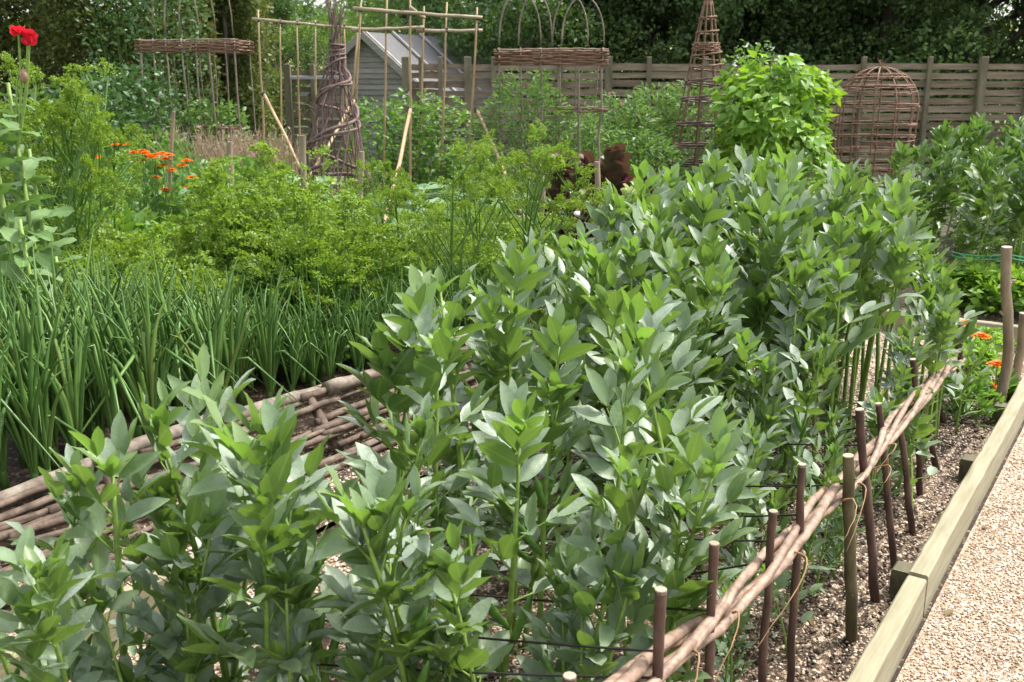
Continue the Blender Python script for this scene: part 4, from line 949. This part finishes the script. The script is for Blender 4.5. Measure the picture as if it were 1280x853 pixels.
# arched frames: poles joined over the top, with a woven band
def arch_frame(lab, Y, depth, xs, ytop, yband, seed, polemat='birch', name='woven_arch_frame', bands=(), yarch=-6, hoops=()):
    rg = np.random.default_rng(seed); c = Q(np.mean(xs), 200, Y); root = frame_root(name, lab, 'plant support', c); o = np.array(root.location)
    zb = Q(xs[0], yband, Y)[2]; X0, X1 = Q(xs[0], yband, Y)[0], Q(xs[-1], yband, Y)[0]
    for i, x in enumerate(xs):
        for dy in (0, depth):
            p = Q(x, yband, Y); bx = p[0] + rg.uniform(-.03, .03); m = Mesh(); q = np.linspace(0, 1, 7)
            m.tube([np.array([bx + (p[0] - bx) * z + rg.normal() * .006, Y + dy + rg.normal() * .008, (zb + .02) * z]) - o for z in q], np.linspace(.016, .011, 7) * rg.uniform(.75, 1.15) * (1 if dy == 0 else .8), 6); m.build('pole', M[polemat], root)
    for (xa, xb, ya, dy) in hoops:
        za = zb + .05; pa = Q(xa, yband, Y + dy); pb = Q(xb, yband, Y + dy); zt = Q((xa + xb) / 2, ya, Y + dy)[2]; q = np.linspace(0, PI, 17); m = Mesh()
        m.tube([np.array([(pa[0] + pb[0]) / 2 - (pb[0] - pa[0]) / 2 * math.cos(t), Y + dy + rg.normal() * .01, za + (zt - za) * math.sin(t) ** .85]) - o for t in q], np.linspace(.0115, .008, 17), 6); m.build('hoop', M[polemat], root)
    def band(z, n, th, x0, x1, dys, r=.0095):
        for dy in dys:
            for j in range(n):
                m = Mesh(); q = np.linspace(x0 - .05, x1 + .07, 22); ph = rg.uniform(0, 6); zz = z - th * j / max(1, n - 1)
                m.tube([np.array([x, Y + dy + .022 * math.sin(x * 14 + j * PI), zz + .006 * math.sin(x * 4 + ph) + rg.normal() * .002]) - o for x in q], r * rg.uniform(.8, 1.2), 5); m.build('woven_rod', M['rod' if j else 'birch'], root)
    band(zb, 8, .15, X0, X1, (-.01, depth))
    for (x0, x1, z, n) in bands: band(z, n, .05, Q(x0, 100, Y)[0], Q(x1, 100, Y)[0], (-.01,))
    for dx in (X0, X1):                                   # side bands
        for j in range(4):
            m = Mesh(); q = np.linspace(-.06, depth + .06, 8); m.tube([np.array([dx + .02 * math.sin(y * 14 + j * PI), Y + y, zb - .04 * j]) - o for y in q], .0095, 5); m.build('woven_rod', M['rod'], root)
    return root
arch_frame('arched hazel frame with a woven top band, wrapped in sweet peas', 11.2, .55, [623, 651, 676, 701, 724, 753], 60, 62, 4, bands=[(701, 753, 1.32, 3), (701, 753, .62, 4), (701, 753, .72, 2)], hoops=[(624, 676, -10, 0), (702, 755, -4, 0), (648, 690, -8, .55), (690, 735, -6, .55)])
arch_frame('rustic arbour of crooked poles with a woven top band before the dark hedge', 13.8, .8, [173, 191, 207, 226, 244, 260, 292], 48, 50, 9, bands=[(244, 292, 1.0, 3)], hoops=[(226, 292, -60, 0), (192, 270, -70, .8), (207, 250, -30, 0)], name='rustic_arbour')
# dark twiggy wigwam
def wigwam():
    Y = 10.4; c = Q(412, 200, Y); g = np.array([c[0], c[1], 0]); root = frame_root('twig_wigwam', 'dark purple brown wigwam of twisted willow twigs tied near the top', 'plant support', g); rg = np.random.default_rng(8)
    kz = Q(420, 62, Y)[2]; ax_ = Q(421, 62, Y)[0] - g[0]; R0 = .42
    for k in range(26):
        a = k * 2 * PI / 26 + rg.uniform(-.1, .1); q = np.linspace(0, 1, 10); tw = rg.uniform(.3, 1.3); fl = rg.uniform(.03, .2); a2 = rg.uniform(0, 6.28); hgt = kz + rg.uniform(.35, .75)
        pts = []
        for z in q:
            zz = z * hgt
            if zz < kz: f = 1 - zz / kz; r = R0 * f ** .8 * (1 + .12 * math.sin(z * 9 + k)) + .03; pts.append([ax_ * (zz / kz) + r * math.cos(a + tw * z), r * math.sin(a + tw * z), zz])
            else: f = (zz - kz) / .7; pts.append([ax_ + .03 * math.cos(a + tw) + fl * f * math.cos(a2), .03 * math.sin(a + tw) + fl * f * math.sin(a2), zz])
        m = Mesh(); m.tube(np.array(pts) + rg.normal(size=(10, 3)) * .026, np.linspace(.011, .003, 10), 5); m.build('twig', M['twig'], root)
        for _ in range(2):                                # side shoots
            i = rg.integers(2, 8); p = np.array(pts[i]); d = nrm([rg.normal(), rg.normal(), 1.2]); m = Mesh(); m.tube([p, p + d * .12, p + d * .3 + rg.normal(size=3) * .04], [.005, .004, .002], 4, cap=False)
            if k % 2 == 0: m.build('twig', M['twig'], root)
    for (z0, z1, turns, r) in [(.55, 1.35, 1.2, .019), (1.0, 1.75, 1.6, .016), (.5, .78, .9, .02), (kz - .08, kz + .08, 4, .012), (1.5, kz, 1.7, .014)]:
        q = np.linspace(0, 1, 40); m = Mesh(); o2 = rg.uniform(0, 6)
        m.tube([[ax_ * (z0 + (z1 - z0) * z) / kz + (R0 * max(.02, 1 - (z0 + (z1 - z0) * z) / kz) ** .8 + .055) * math.cos(o2 + turns * 6.28 * z), (R0 * max(.02, 1 - (z0 + (z1 - z0) * z) / kz) ** .8 + .055) * math.sin(o2 + turns * 6.28 * z), z0 + (z1 - z0) * z + .02 * math.sin(z * 20)] for z in q], r, 6); m.build('wound_rod', M['twig'], root)
wigwam()

# ------------------------------------------------------------------ single plants
HEARTS = HEART
def place(mk, px, Y, lab, rz=0, sc=1.0, tilt=(0, 0)):
    r = mk(); q = Q(px[0], px[1], Y); r.location = (float(q[0]), float(q[1]), 0); r.scale = (sc,) * 3; r.rotation_euler = (*tilt, rz); r['label'] = lab
    if 'group' in r: del r['group']
    return r
place(leafy_maker('climbing_bean', 'bean plant', 201, 1.78, .70, 2700, HEART, .135, 'lime', upw=-.3, column=True), (966, 200), 12.2, 'big bright green climbing bean bush with heart shaped leaves right of the obelisk')
place(leafy_maker('pea_plant', 'pea plant', 202, 1.98, .42, 900, OVAL, .07, 'pea', column=True, flowers=('white', 60, .04)), (935, 190), 12.9, 'pale flowered pea climbing behind the bean bush with white blossoms on top')
place(leafy_maker('leafy_shoot', 'bean plant', 203, .62, .22, 130, HEART, .12, 'lime', column=True), (1040, 215), 11.0, 'low lime green bean shoot at the right foot of the climbing bean bush')
place(leafy_maker('sweet_pea', 'sweet pea', 204, 1.62, .5, 3000, NARROW, .085, 'pea', column=True, flowers=('purple', 5, .045)), (655, 180), 11.4, 'dense sweet pea filling the left half of the arched hazel frame')
place(leafy_maker('sweet_pea', 'sweet pea', 205, 1.25, .3, 700, NARROW, .08, 'pea', column=True, flowers=('pink', 3, .03)), (728, 190), 11.5, 'thin sweet pea growing up the right half of the arched hazel frame')
for i, (x, Y, h, n, lab) in enumerate([(770, 13.3, 1.35, 1000, 'loose tangle of peas between the arched frame and the obelisk'), (815, 13.9, 1.45, 1000, 'loose tangle of peas just left of the obelisk'), (862, 14.2, 1.5, 900, 'leafy peas behind the obelisk legs'), (800, 12.4, .95, 700, 'low pea plants in front of the obelisk'), (740, 12.9, 1.05, 700, 'pea plants right behind the arched frame')]):
    place(leafy_maker('pea_plant', 'pea plant', 210 + i, h, .5, n * 2, NARROW, .10, 'pea', column=True, flowers=('pink' if i in (0, 4) else 'white', 8, .035)), (x, 180), Y, lab)
for i, (x, Y, h, r, mt, lab) in enumerate([(470, 12.4, 1.3, .42, 'crop', 'leafy pea plants at the foot of the bamboo canes, left'), (512, 12.6, 1.4, .42, 'crop', 'leafy pea plants climbing the middle bamboo canes'), (550, 12.5, 1.35, .42, 'crop', 'leafy plants at the foot of the bamboo canes, right'), (590, 12.2, .85, .4, 'crop', 'low leafy plants by the right hand bamboo cane')]):
    place(leafy_maker('pea_plant', 'pea plant', 220 + i, h, r, 1100, OVAL, .075, mt, column=True, flowers=('white', 12, .04)), (x, 180), Y, lab)
for i, (x, Y, h, r, mt, lab) in enumerate([(110, 12.6, 1.55, .75, 'shrub', 'dark green leafy shrub left of the rustic arbour'), (155, 13.1, 1.7, .8, 'shrub', 'dark green rose like shrub climbing at the left poles of the arbour'), (215, 13.9, 1.0, .6, 'shrub', 'leafy shrub low inside the rustic arbour'), (265, 14.1, 1.25, .55, 'pea', 'light green climber inside the right side of the arbour'), (60, 11.0, 1.4, .7, 'shrub', 'dark shrub behind the poppies at the left edge')]):
    place(leafy_maker('leafy_shrub', 'shrub', 230 + i, h, r, 2200, OVAL, .085, mt, column=True, flowers=('white', 10, .035) if i in (1, 2) else None), (x, 180), Y, lab)
# climber over the arbour
place(leafy_maker('climbing_rose', 'climber', 240, 3.0, .55, 2600, OVAL, .07, 'shrub', column=True), (222, 180), 14.6, 'leafy climber hanging over the hoops of the rustic arbour')
place(leafy_maker('climbing_rose', 'climber', 241, 2.9, .5, 1700, OVAL, .07, 'shrub', column=True), (165, 180), 14.9, 'yellowish climber rising up left of the rustic arbour')
# dry grass tuft
def grasses(px, Y, lab, seed, n=420, w=.55, h=.42):
    rg = np.random.default_rng(seed); q = Q(px[0], px[1], Y); root = thing('dry_grass', lab, 'grass', (q[0], q[1], 0)); m = Mesh(); f = Mesh()
    for i in range(n):
        b = np.array([rg.uniform(-w, w), rg.uniform(-.35, .35), 0]); d = np.array([rg.normal() * .22, rg.normal() * .2, 1]); H = h * rg.uniform(.6, 1.3)
        m.tube([b, b + d * H * .6, b + d * H + [rg.normal() * .06, 0, -.02]], [.0045, .004, .002], 3, cap=False)
        if i % 5 == 0: dd = rdir(rg, 2, .5); f.inst(OVAL, np.repeat((b + d * H)[None], 2, 0), orient(dd, rdir(rg, 2)), .028)
    m.build('stalks', M['dry'], root); f.build('blossom', M['purple' if seed == 1 else 'dry'], root)
grasses((258, 180), 12.3, 'pinkish dry grass with tiny purple heads right behind the stubby post', 1, 460, .6, .86)
grasses((305, 185), 12.0, 'pale tan dry grass beside the brace of the left bamboo canes', 2, 460, .5, .84)
grasses((340, 188), 11.9, 'tan dry grass at the foot of the left bamboo canes', 3, 300, .4, .78)

# red lettuces
def lettuce_maker(seed, h, mat, r=.17, n=70, L=.17, name='red_lettuce', cat='lettuce'):
    def make():
        rg = np.random.default_rng(seed); root = thing(name, cat, cat); m = Mesh(); st = Mesh()
        z = np.linspace(.02, 1, n) * h; a = np.arange(n) * 2.4 + rg.normal(size=n) * .2
        el = np.interp(z / h, [0, .5, 1], [.4, .85, 1.3]) + rg.normal(size=n) * .15; d = np.stack([np.cos(a) * np.cos(el), np.sin(a) * np.cos(el), np.sin(el)], 1)
        s = np.interp(z / h, [0, .4, 1], [1.15, 1, .5]) * L * rg.uniform(.8, 1.2, n)
        lv = [blade(.75, 5, .2, .35, lambda y: .25 + .9 * math.sin(PI * min(1, y * .72 + .1)), .06, seed + j) for j in range(3)]
        for j in range(3):
            k = np.arange(n) % 3 == j; m.inst(lv[j], np.stack([np.cos(a) * .02, np.sin(a) * .02, z], 1)[k], orient(d[k], up_normal(d[k], rg)), s[k])
        m.build('leaves', M[mat], root); st.tube([(0, 0, 0), (0, 0, h)], [.02, .01], 6); st.build('stem', M['parsleystem'], root); return root
    return make
for i, (x, y, Y, mt, w, lab) in enumerate([(768, 192, 8.6, 'redlet', 0.27, 'tall bolting red lettuce with olive lower leaves, right of the pale peg'), (735, 205, 8.9, 'redlet', 0.257, 'bolting red lettuce left of the pale peg'), (707, 205, 9.3, 'redlet', 0.27, 'red lettuce behind the right end of the parsley'), (808, 225, 8.0, 'redlet', 0.23, 'small red lettuce at the edge of the bean tops'),
                                           (945, 205, 10.6, 'redlet', .135, 'reddish lettuce tip showing under the climbing bean bush'), (715, 252, 7.4, 'darklet', .15, 'dark purple lettuce low among the parsley'), (735, 260, 7.2, 'darklet', .14, 'dark purple lettuce right below the pale peg'), (722, 243, 8.0, 'paleleaf', .12, 'creamy variegated leaf tuft beside the dark purple lettuces'), (786, 240, 7.9, 'paleleaf', .16, 'pale yellow green lettuce at the foot of the tall red one')]):
    q = Q(x, y, Y); place(lettuce_maker(300 + i, max(.25, q[2] * .97), mt, n=95 if mt == 'redlet' else 90, L=w), (x, y), Y, lab, i)
# cardoons: arching jagged leaves
def cardoon_maker(seed, nl=9, L=.9):
    def make():
        rg = np.random.default_rng(seed); root = thing('cardoon_plant', 'cardoon', 'cardoon'); m = Mesh(); st = Mesh()
        for k in range(nl):
            a = k * 2.4 + rg.uniform(-.3, .3); o = np.array([math.cos(a), math.sin(a), 0]); l = L * rg.uniform(.7, 1.1); el = rg.uniform(.5, 1.1); n = 12
            q = np.linspace(0, 1, n); pts = np.array([o * (l * z * math.cos(el) + .1 * z * z) + np.array([0, 0, l * (z * math.sin(el) - .42 * z ** 2.4)]) for z in q])
            st.tube(pts, np.linspace(.014, .003, n), 4, cap=False); sd_ = np.array([-math.sin(a), math.cos(a), 0]); tg = nrm(np.gradient(pts, axis=0))
            for i in range(3, n):
                for sg in (-1, 1):
                    d = nrm(tg[i] * .7 + sd_ * sg * .8 + rg.normal(size=3) * .1 + [0, 0, -.1]); m.inst(blade(.30, 4, .35, .25, None, .04, i), pts[i][None], orient(d[None], np.array([[0, 0, 1.0]]) - o * .2), l * .23 * math.sin(PI * min(.97, q[i] * .75 + .15)) * rg.uniform(.8, 1.2))
        m.build('leaves', M['cardoon'], root); st.build('leafstalks', M['parsleystem'], root); return root
    return make
for i, (x, Y, L, lab) in enumerate([(432, 8.2, 1.25, 'silvery cardoon with long jagged arching leaves at the foot of the twig wigwam'), (355, 8.0, 1.0, 'silvery cardoon left of the square peg'), (500, 8.5, 1.15, 'silvery cardoon half hidden behind the parsley under the bamboo canes'), (465, 9.0, 1.1, 'silvery cardoon behind the others by the bamboo braces'), (405, 7.7, .85, 'small silvery cardoon just right of the square peg')]):
    place(cardoon_maker(320 + i, 10, L), (x, 200), Y, lab, i, 1.45)
# poppies at the left edge
def poppy(px, Y, h, lab, seed, heads, leaves=26):
    rg = np.random.default_rng(seed); q = Q(px, 200, Y); g = np.array([q[0], q[1], 0]); root = thing('poppy_plant', lab, 'poppy', g); st = Mesh(); lf = Mesh()
    st.tube([(0, 0, 0), (.02, .01, h * .5), (0, 0, h)], [.016, .013, .008], 6)
    z = np.linspace(.1, .96, leaves) * h; a = np.arange(leaves) * 2.4 + rg.normal(size=leaves) * .3; el = rg.uniform(.1, 1.0, leaves); d = np.stack([np.cos(a) * np.cos(el), np.sin(a) * np.cos(el), np.sin(el)], 1)
    lv = [blade(.5, 6, .22, .4, lambda y: .35 + .75 * math.sin(PI * min(1, y * .8 + .12)) * (1 if y < .9 else .5), .05, seed + j) for j in range(3)]
    for j in range(3): k = np.arange(leaves) % 3 == j; lf.inst(lv[j], np.stack([z * 0, z * 0, z], 1)[k], orient(d[k], up_normal(d[k], rg)), (np.interp(z / h, [0, .6, 1], [.21, .18, .10]) * rg.uniform(.8, 1.2, leaves))[k])
    for (x, y, kind) in heads:
        p = Q(x, y, Y) - g; b = np.array([0, 0, min(p[2] - .1, h * .8)])
        if kind == 'bud': st.tube([b, (b + p) / 2 + [0, 0, .14], p + [.0, 0, .05], p], [.006, .005, .004, .004], 5); m = Mesh(); m.tube([p + [0, 0, .02], p, p - [0, 0, .03], p - [0, 0, .045]], [.008, .02, .018, .004], 8); m.build('bud', M['bud'], root)
        else:
            st.tube([b, (b + p) / 2 + [.02, 0, .03], p], [.007, .006, .005], 5); m = Mesh(); k = 9; aa = np.arange(k) * 2 * PI / k; e = rg.uniform(.35, 1.1, k); dd = np.stack([np.cos(aa) * np.cos(e), np.sin(aa) * np.cos(e), np.sin(e)], 1)
            m.inst(blade(1.15, 4, .15, -.25, lambda y: .2 + math.sin(PI * min(.93, y * .7 + .08)), .05, seed), np.repeat(p[None] - [0, 0, .015], k, 0), orient(dd, up_normal(dd, rg)), rg.uniform(.03, .04, k)); m.build('flower', M['red'], root)
    lf.build('leaves', M['poppyleaf'], root); st.build('stem', M['beanstem'], root); return root
poppy(22, 4.7, 1.62, 'tall poppy with bright red flowers at the top left corner', 401, [(23, 38, 'f'), (35, 43, 'f'), (37, 52, 'f'), (30, 92, 'bud')], 34)
poppy(-8, 4.5, 1.6, 'tall grey green poppy cut by the left border beside the red one', 402, [], 34)
poppy(38, 5.0, 1.3, 'poppy with drooping grey green leaves below the red flowers', 403, [], 30)
poppy(15, 4.3, 1.05, 'low poppy plant with broad leaves at the left border above the onions', 404, [], 28)
poppy(55, 4.5, .85, 'poppy plant with one big curled leaf over the onions', 405, [], 22)
for (x, y, Y, lab) in [(1228, 372, 7.2, 'young pale green crop in the far bed behind the end board'), (1250, 395, 7.0, 'yellow green seedling beside the crooked stake in the far bed'), (1205, 385, 7.3, 'leafy young crop by the far corner of the bean bed'), (1285, 400, 7.0, 'young crop at the right border in the far bed')]:
    q = Q(x, y, Y); low.put(0, (q[0], q[1], 0), rg.uniform(0, 6), .8, lab)
for i, (x, y, sc, lab) in enumerate([(1215, 480, .55, 'small leafy weed beside the corner stake'), (1198, 520, .5, 'bright seedling clump at the path edge below the corner stake'), (1225, 455, .6, 'thin leaved green clump under the orange flower by the corner stake')]):
    g = P(x, y); low.put(i, g, i, sc, lab)
# one purple flower among the onions
root = thing('purple_flower', 'small dark purple flower head among the onion leaves', 'flower', P(132, 400, 0)); q = Q(131, 347, P(132, 400)[1]); m = Mesh(); rgp = np.random.default_rng(4); dd = rdir(rgp, 26, .5)
m.inst(OVAL, np.repeat((q - np.array(root.location))[None], 26, 0), orient(dd, rdir(rgp, 26)), .035); m.build('petals', M['purple'], root); m = Mesh(); m.tube([(0, 0, 0), q - np.array(root.location)], [.004, .003], 4); m.build('stem', M['onion'], root)

# ------------------------------------------------------------------ hedge, trees, hill
def twigclump(seed, n=9, L=.5):
    rg = np.random.default_rng(seed); m = Mesh(); d = nrm(rg.normal(size=(n, 3)) + [0, .6, 0]); pos = rg.normal(size=(n, 3)) * .32
    m.inst(flat(.55, .25), pos, orient(d, rdir(rg, n, .8)), rg.uniform(.35, .6, n)); return np.concatenate(m.v), np.concatenate(m.f)
CL = [twigclump(500 + i) for i in range(4)]
def hedge(lab, x0, x1, y, depth, h, mat, seed, n=5200, size=.17):
    rg = np.random.default_rng(seed); root = thing('tall_hedge', lab, 'hedge', ((x0 + x1) / 2, y, 0)); m = Mesh(); w = (x1 - x0) / 2
    a = rg.uniform(-w, w, n); z = rg.uniform(.02, h, n); dp = depth * rg.uniform(0, 1, n) ** 2.2
    bulge = .22 * np.sin(a * 1.9 + z * .8) + .16 * np.sin(a * 4.1 - z * 2.3) + .12 * np.sin(z * 3.7 + a)
    pos = np.stack([a, dp + bulge, z], 1); tp = rg.random(n) < .12; pos[tp, 2] = h + rg.normal(size=tp.sum()) * .1; pos[tp, 1] = rg.uniform(0, depth, tp.sum())
    R = orient(rdir(rg, n), rdir(rg, n, .4) + np.array([0, -.6, .2])); sc = size * rg.uniform(.7, 1.4, n)
    for k in range(4): s = np.arange(n) % 4 == k; m.inst(CL[k], pos[s], R[s], sc[s])
    m.build('foliage', M[mat], root); t = Mesh()
    for x in np.arange(-w + .3, w, .7): t.tube([(x, depth * .6, 0), (x + .1, depth * .6, h * .6), (x, depth * .7, h * .9)], [.05, .035, .01], 6)
    t.build('trunk', M['bark'], root)
hedge('tall dark bronze green hedge filling the top left corner', -10.5, -4.55, 15.4, 1.6, 3.9, 'hedge', 1, 15000, .14)
hedge('dark hedge end behind the left bamboo canes', -5.2, -3.95, 16.2, 1.5, 3.3, 'hedge', 2, 3200, .14)
def tree_maker(seed, H, R, zlow, mat, n=2600, size=.26):
    def make():
        rg = np.random.default_rng(seed); root = thing('broadleaf_tree', 'tree', 'tree'); t = Mesh(); m = Mesh()
        t.tube([(0, 0, -.1), (.08, .05, H * .3), (-.05, .1, H * .6), (0, 0, H * .88)], [H * .032, H * .024, H * .014, .02], 8)
        cl = []
        for k in range(34):
            a = rg.uniform(0, 6.28); u = rg.uniform(0, 1); z = zlow + (H - zlow) * u; r = R * (math.sin(PI * min(.98, .22 + .72 * u)) ** .7) * rg.uniform(.45, 1.0)
            c = np.array([math.cos(a) * r, math.sin(a) * r, z]); cl.append((c, rg.uniform(.5, 1.0) * R * .36)); b = np.array([0, 0, max(zlow * .8, z - r * .6)])
            if k % 2 == 0: t.tube([b, (b + c) / 2 + [0, 0, r * .1], c], [H * .012, H * .007, .012], 5, cap=False)
        per = n // len(cl)
        for c, rr in cl:
            d = rdir(rg, per); p = c + d * (rr * rg.uniform(.25, 1, per) ** .4)[:, None] * np.array([1.1, 1.1, .75]); R_ = orient(rdir(rg, per), d + rdir(rg, per, .5)); sc = size * rg.uniform(.7, 1.3, per)
            for k in range(4): s = np.arange(per) % 4 == k; m.inst(CL[k], p[s], R_[s], sc[s])
        t.build('trunk', M['bark'], root); m.build('crown', M[mat], root); return root
    return make
darkT = Stock([tree_maker(601, 8.5, 3.1, .9, 'treedark', 4200, .22), tree_maker(602, 7.5, 3.0, .7, 'treedark', 4200, .22)])
midT = Stock([tree_maker(611, 7.0, 2.6, 1.0, 'treemid', 3600, .21), tree_maker(612, 6.0, 2.3, 1.0, 'treemid', 3200, .2)])
limT = Stock([tree_maker(621, 5.6, 2.3, .8, 'treelime', 3200, .2)])
T = lambda px, Y: ((px - 640) / 1287 * Y, Y, 0)
for i, (px, Y, st_, k, sc, lab) in enumerate([
    (800, 24, darkT, 0, 1, 'dark green tree behind the fence between the arched frame and the obelisk'), (905, 23.5, darkT, 1, 1.05, 'dark green tree right behind the obelisk tip'), (1000, 22.5, darkT, 0, 1, 'very dark tree behind the fence over the climbing bean bush'),
    (1105, 22.5, darkT, 1, 1.1, 'very dark tree behind the fence over the willow dome'), (1205, 21.5, darkT, 0, .95, 'dark tree with lighter lower leaves right of the willow dome'), (1310, 22, darkT, 1, 1, 'dark tree at the right border of the photo'),
    (1060, 27, darkT, 0, 1.2, 'large dark tree in the second row behind the willow dome'), (940, 27.5, darkT, 1, 1.2, 'large dark tree in the second row behind the obelisk'), (1180, 27, darkT, 1, 1.2, 'large dark tree in the second row at right'), (850, 29, darkT, 0, 1.2, 'tall dark tree far behind, left of the obelisk tip'),
    (655, 22.5, midT, 0, .95, 'mid green tree with greyish leaves right of the shed'), (730, 24.5, midT, 1, 1.15, 'mid green tree behind the arched frame'), (612, 25.5, midT, 1, 1.0, 'open mid green tree just right of the shed roof'),
    (505, 31, limT, 0, .95, 'yellow green tree behind the shed, left of its ridge'), (385, 26, limT, 0, .52, 'light green tree behind the left bamboo canes under the sky gap'), (345, 24, midT, 0, .5, 'green tree between the hedge and the sky gap'), (520, 36, limT, 0, 1.1, 'yellow green tree behind the middle of the shed roof'), (420, 33, limT, 0, .55, 'small light tree right of the sky gap'),
    (285, 27, midT, 1, .95, 'mid green tree rising behind the right end of the hedge')]):
    st_.put(k, T(px, Y), i * 1.3, sc, lab)
for i, (px, Y, lab) in enumerate([(1175, 19.6, 'bright green bush seen over the fence right of the willow dome'), (1050, 19.4, 'green bush behind the fence slats near the dome'), (700, 19.5, 'green bush behind the fence by the arched frame'), (1260, 19.2, 'green bush behind the fence at the right border')]):
    place(leafy_maker('leafy_shrub', 'shrub', 640 + i, [2.5, 1.7, 1.75, 1.6][i], .9, 1500, OVAL, .11, 'treemid', column=True), (px, 100), Y, lab)
# rising meadow with a far wood
m = Mesh(); v = []; nx, ny = 30, 16
for j in range(ny + 1):
    for i in range(nx + 1):
        y = 48 + j * 14; x = -160 + i * 11; e = j / ny
        v.append((x, y, -.1 + 15 * e * e * (3 - 2 * e) + 1.2 * math.sin(x * .03)* e))
m.raw(v, [(j * (nx + 1) + i, j * (nx + 1) + i + 1, (j + 1) * (nx + 1) + i + 1, (j + 1) * (nx + 1) + i) for j in range(ny) for i in range(nx)]); structure(m.build('meadow_hill', M['meadow']))
rgw = np.random.default_rng(9); m = Mesh(); n = 5200
x = rgw.uniform(-80, 60, n); y = rgw.uniform(128, 170, n); e = (y - 48) / (14 * ny); z = 15 * e * e * (3 - 2 * e) + rgw.uniform(0, 1, n) ** .6 * (5.0 + 1.5 * np.sin(x * .35) + np.sin(x * .13)) * np.where(x > -26, 1.35, .55)
for k in range(4): s = np.arange(n) % 4 == k; m.inst(CL[k], np.stack([x, y, z], 1)[s], orient(rdir(rgw, n), rdir(rgw, n))[s], rgw.uniform(1.0, 1.7, n)[s])
tag(stuff(m.build('distant_wood', M['treemid'])), 'far wood along the hill behind the shed', 'wood')

# ------------------------------------------------------------------ light, sky, camera
SUN_EL, SUN_AZ = math.radians(61), math.radians(66)       # azimuth to the right of the view direction
wd = bpy.data.worlds.new('World'); SC.world = wd; wd.use_nodes = True; nt = wd.node_tree
bg = nt.nodes['Background']; sky = nt.nodes.new('ShaderNodeTexSky'); sky.sky_type = 'NISHITA'; sky.sun_disc = False; sky.sun_elevation = SUN_EL; sky.sun_rotation = SUN_AZ
sky.dust_density = 3.0; sky.air_density = 1.0; sky.ozone_density = .6
hsk = nt.nodes.new('ShaderNodeHueSaturation'); hsk.inputs['Saturation'].default_value = .35; hsk.inputs['Value'].default_value = 1.35   # bright thin cloud
nt.links.new(sky.outputs[0], hsk.inputs['Color']); nt.links.new(hsk.outputs[0], bg.inputs[0]); bg.inputs[1].default_value = .15
sl = bpy.data.lights.new('sun', 'SUN'); sl.energy = 2.5; sl.angle = math.radians(5); sl.color = (1.0, .955, .88)
so_ = bpy.data.objects.new('sun', sl); COL.objects.link(so_)
from mathutils import Vector
sdv = Vector((math.sin(SUN_AZ) * math.cos(SUN_EL), math.cos(SUN_AZ) * math.cos(SUN_EL), math.sin(SUN_EL)))
so_.rotation_euler = sdv.to_track_quat('Z', 'Y').to_euler()
cd = bpy.data.cameras.new('camera'); cam = bpy.data.objects.new('camera', cd); COL.objects.link(cam); SC.camera = cam
cd.sensor_width = 36; cd.lens = 36 * FOC / 1280; cd.clip_start = .05; cd.clip_end = 1000
cam.location = (0, 0, EYE); cam.rotation_euler = (PI / 2 - PITCH, 0, 0)
cd.dof.use_dof = True; cd.dof.focus_distance = 3.6; cd.dof.aperture_fstop = 8.0
SC.view_settings.view_transform = 'Standard'; SC.view_settings.look = 'None'; SC.view_settings.gamma = 1; SC.view_settings.use_curve_mapping = False
SC.view_settings.exposure = 1.1
SC.cycles.max_bounces = 8; SC.cycles.transmission_bounces = 4; SC.cycles.diffuse_bounces = 4
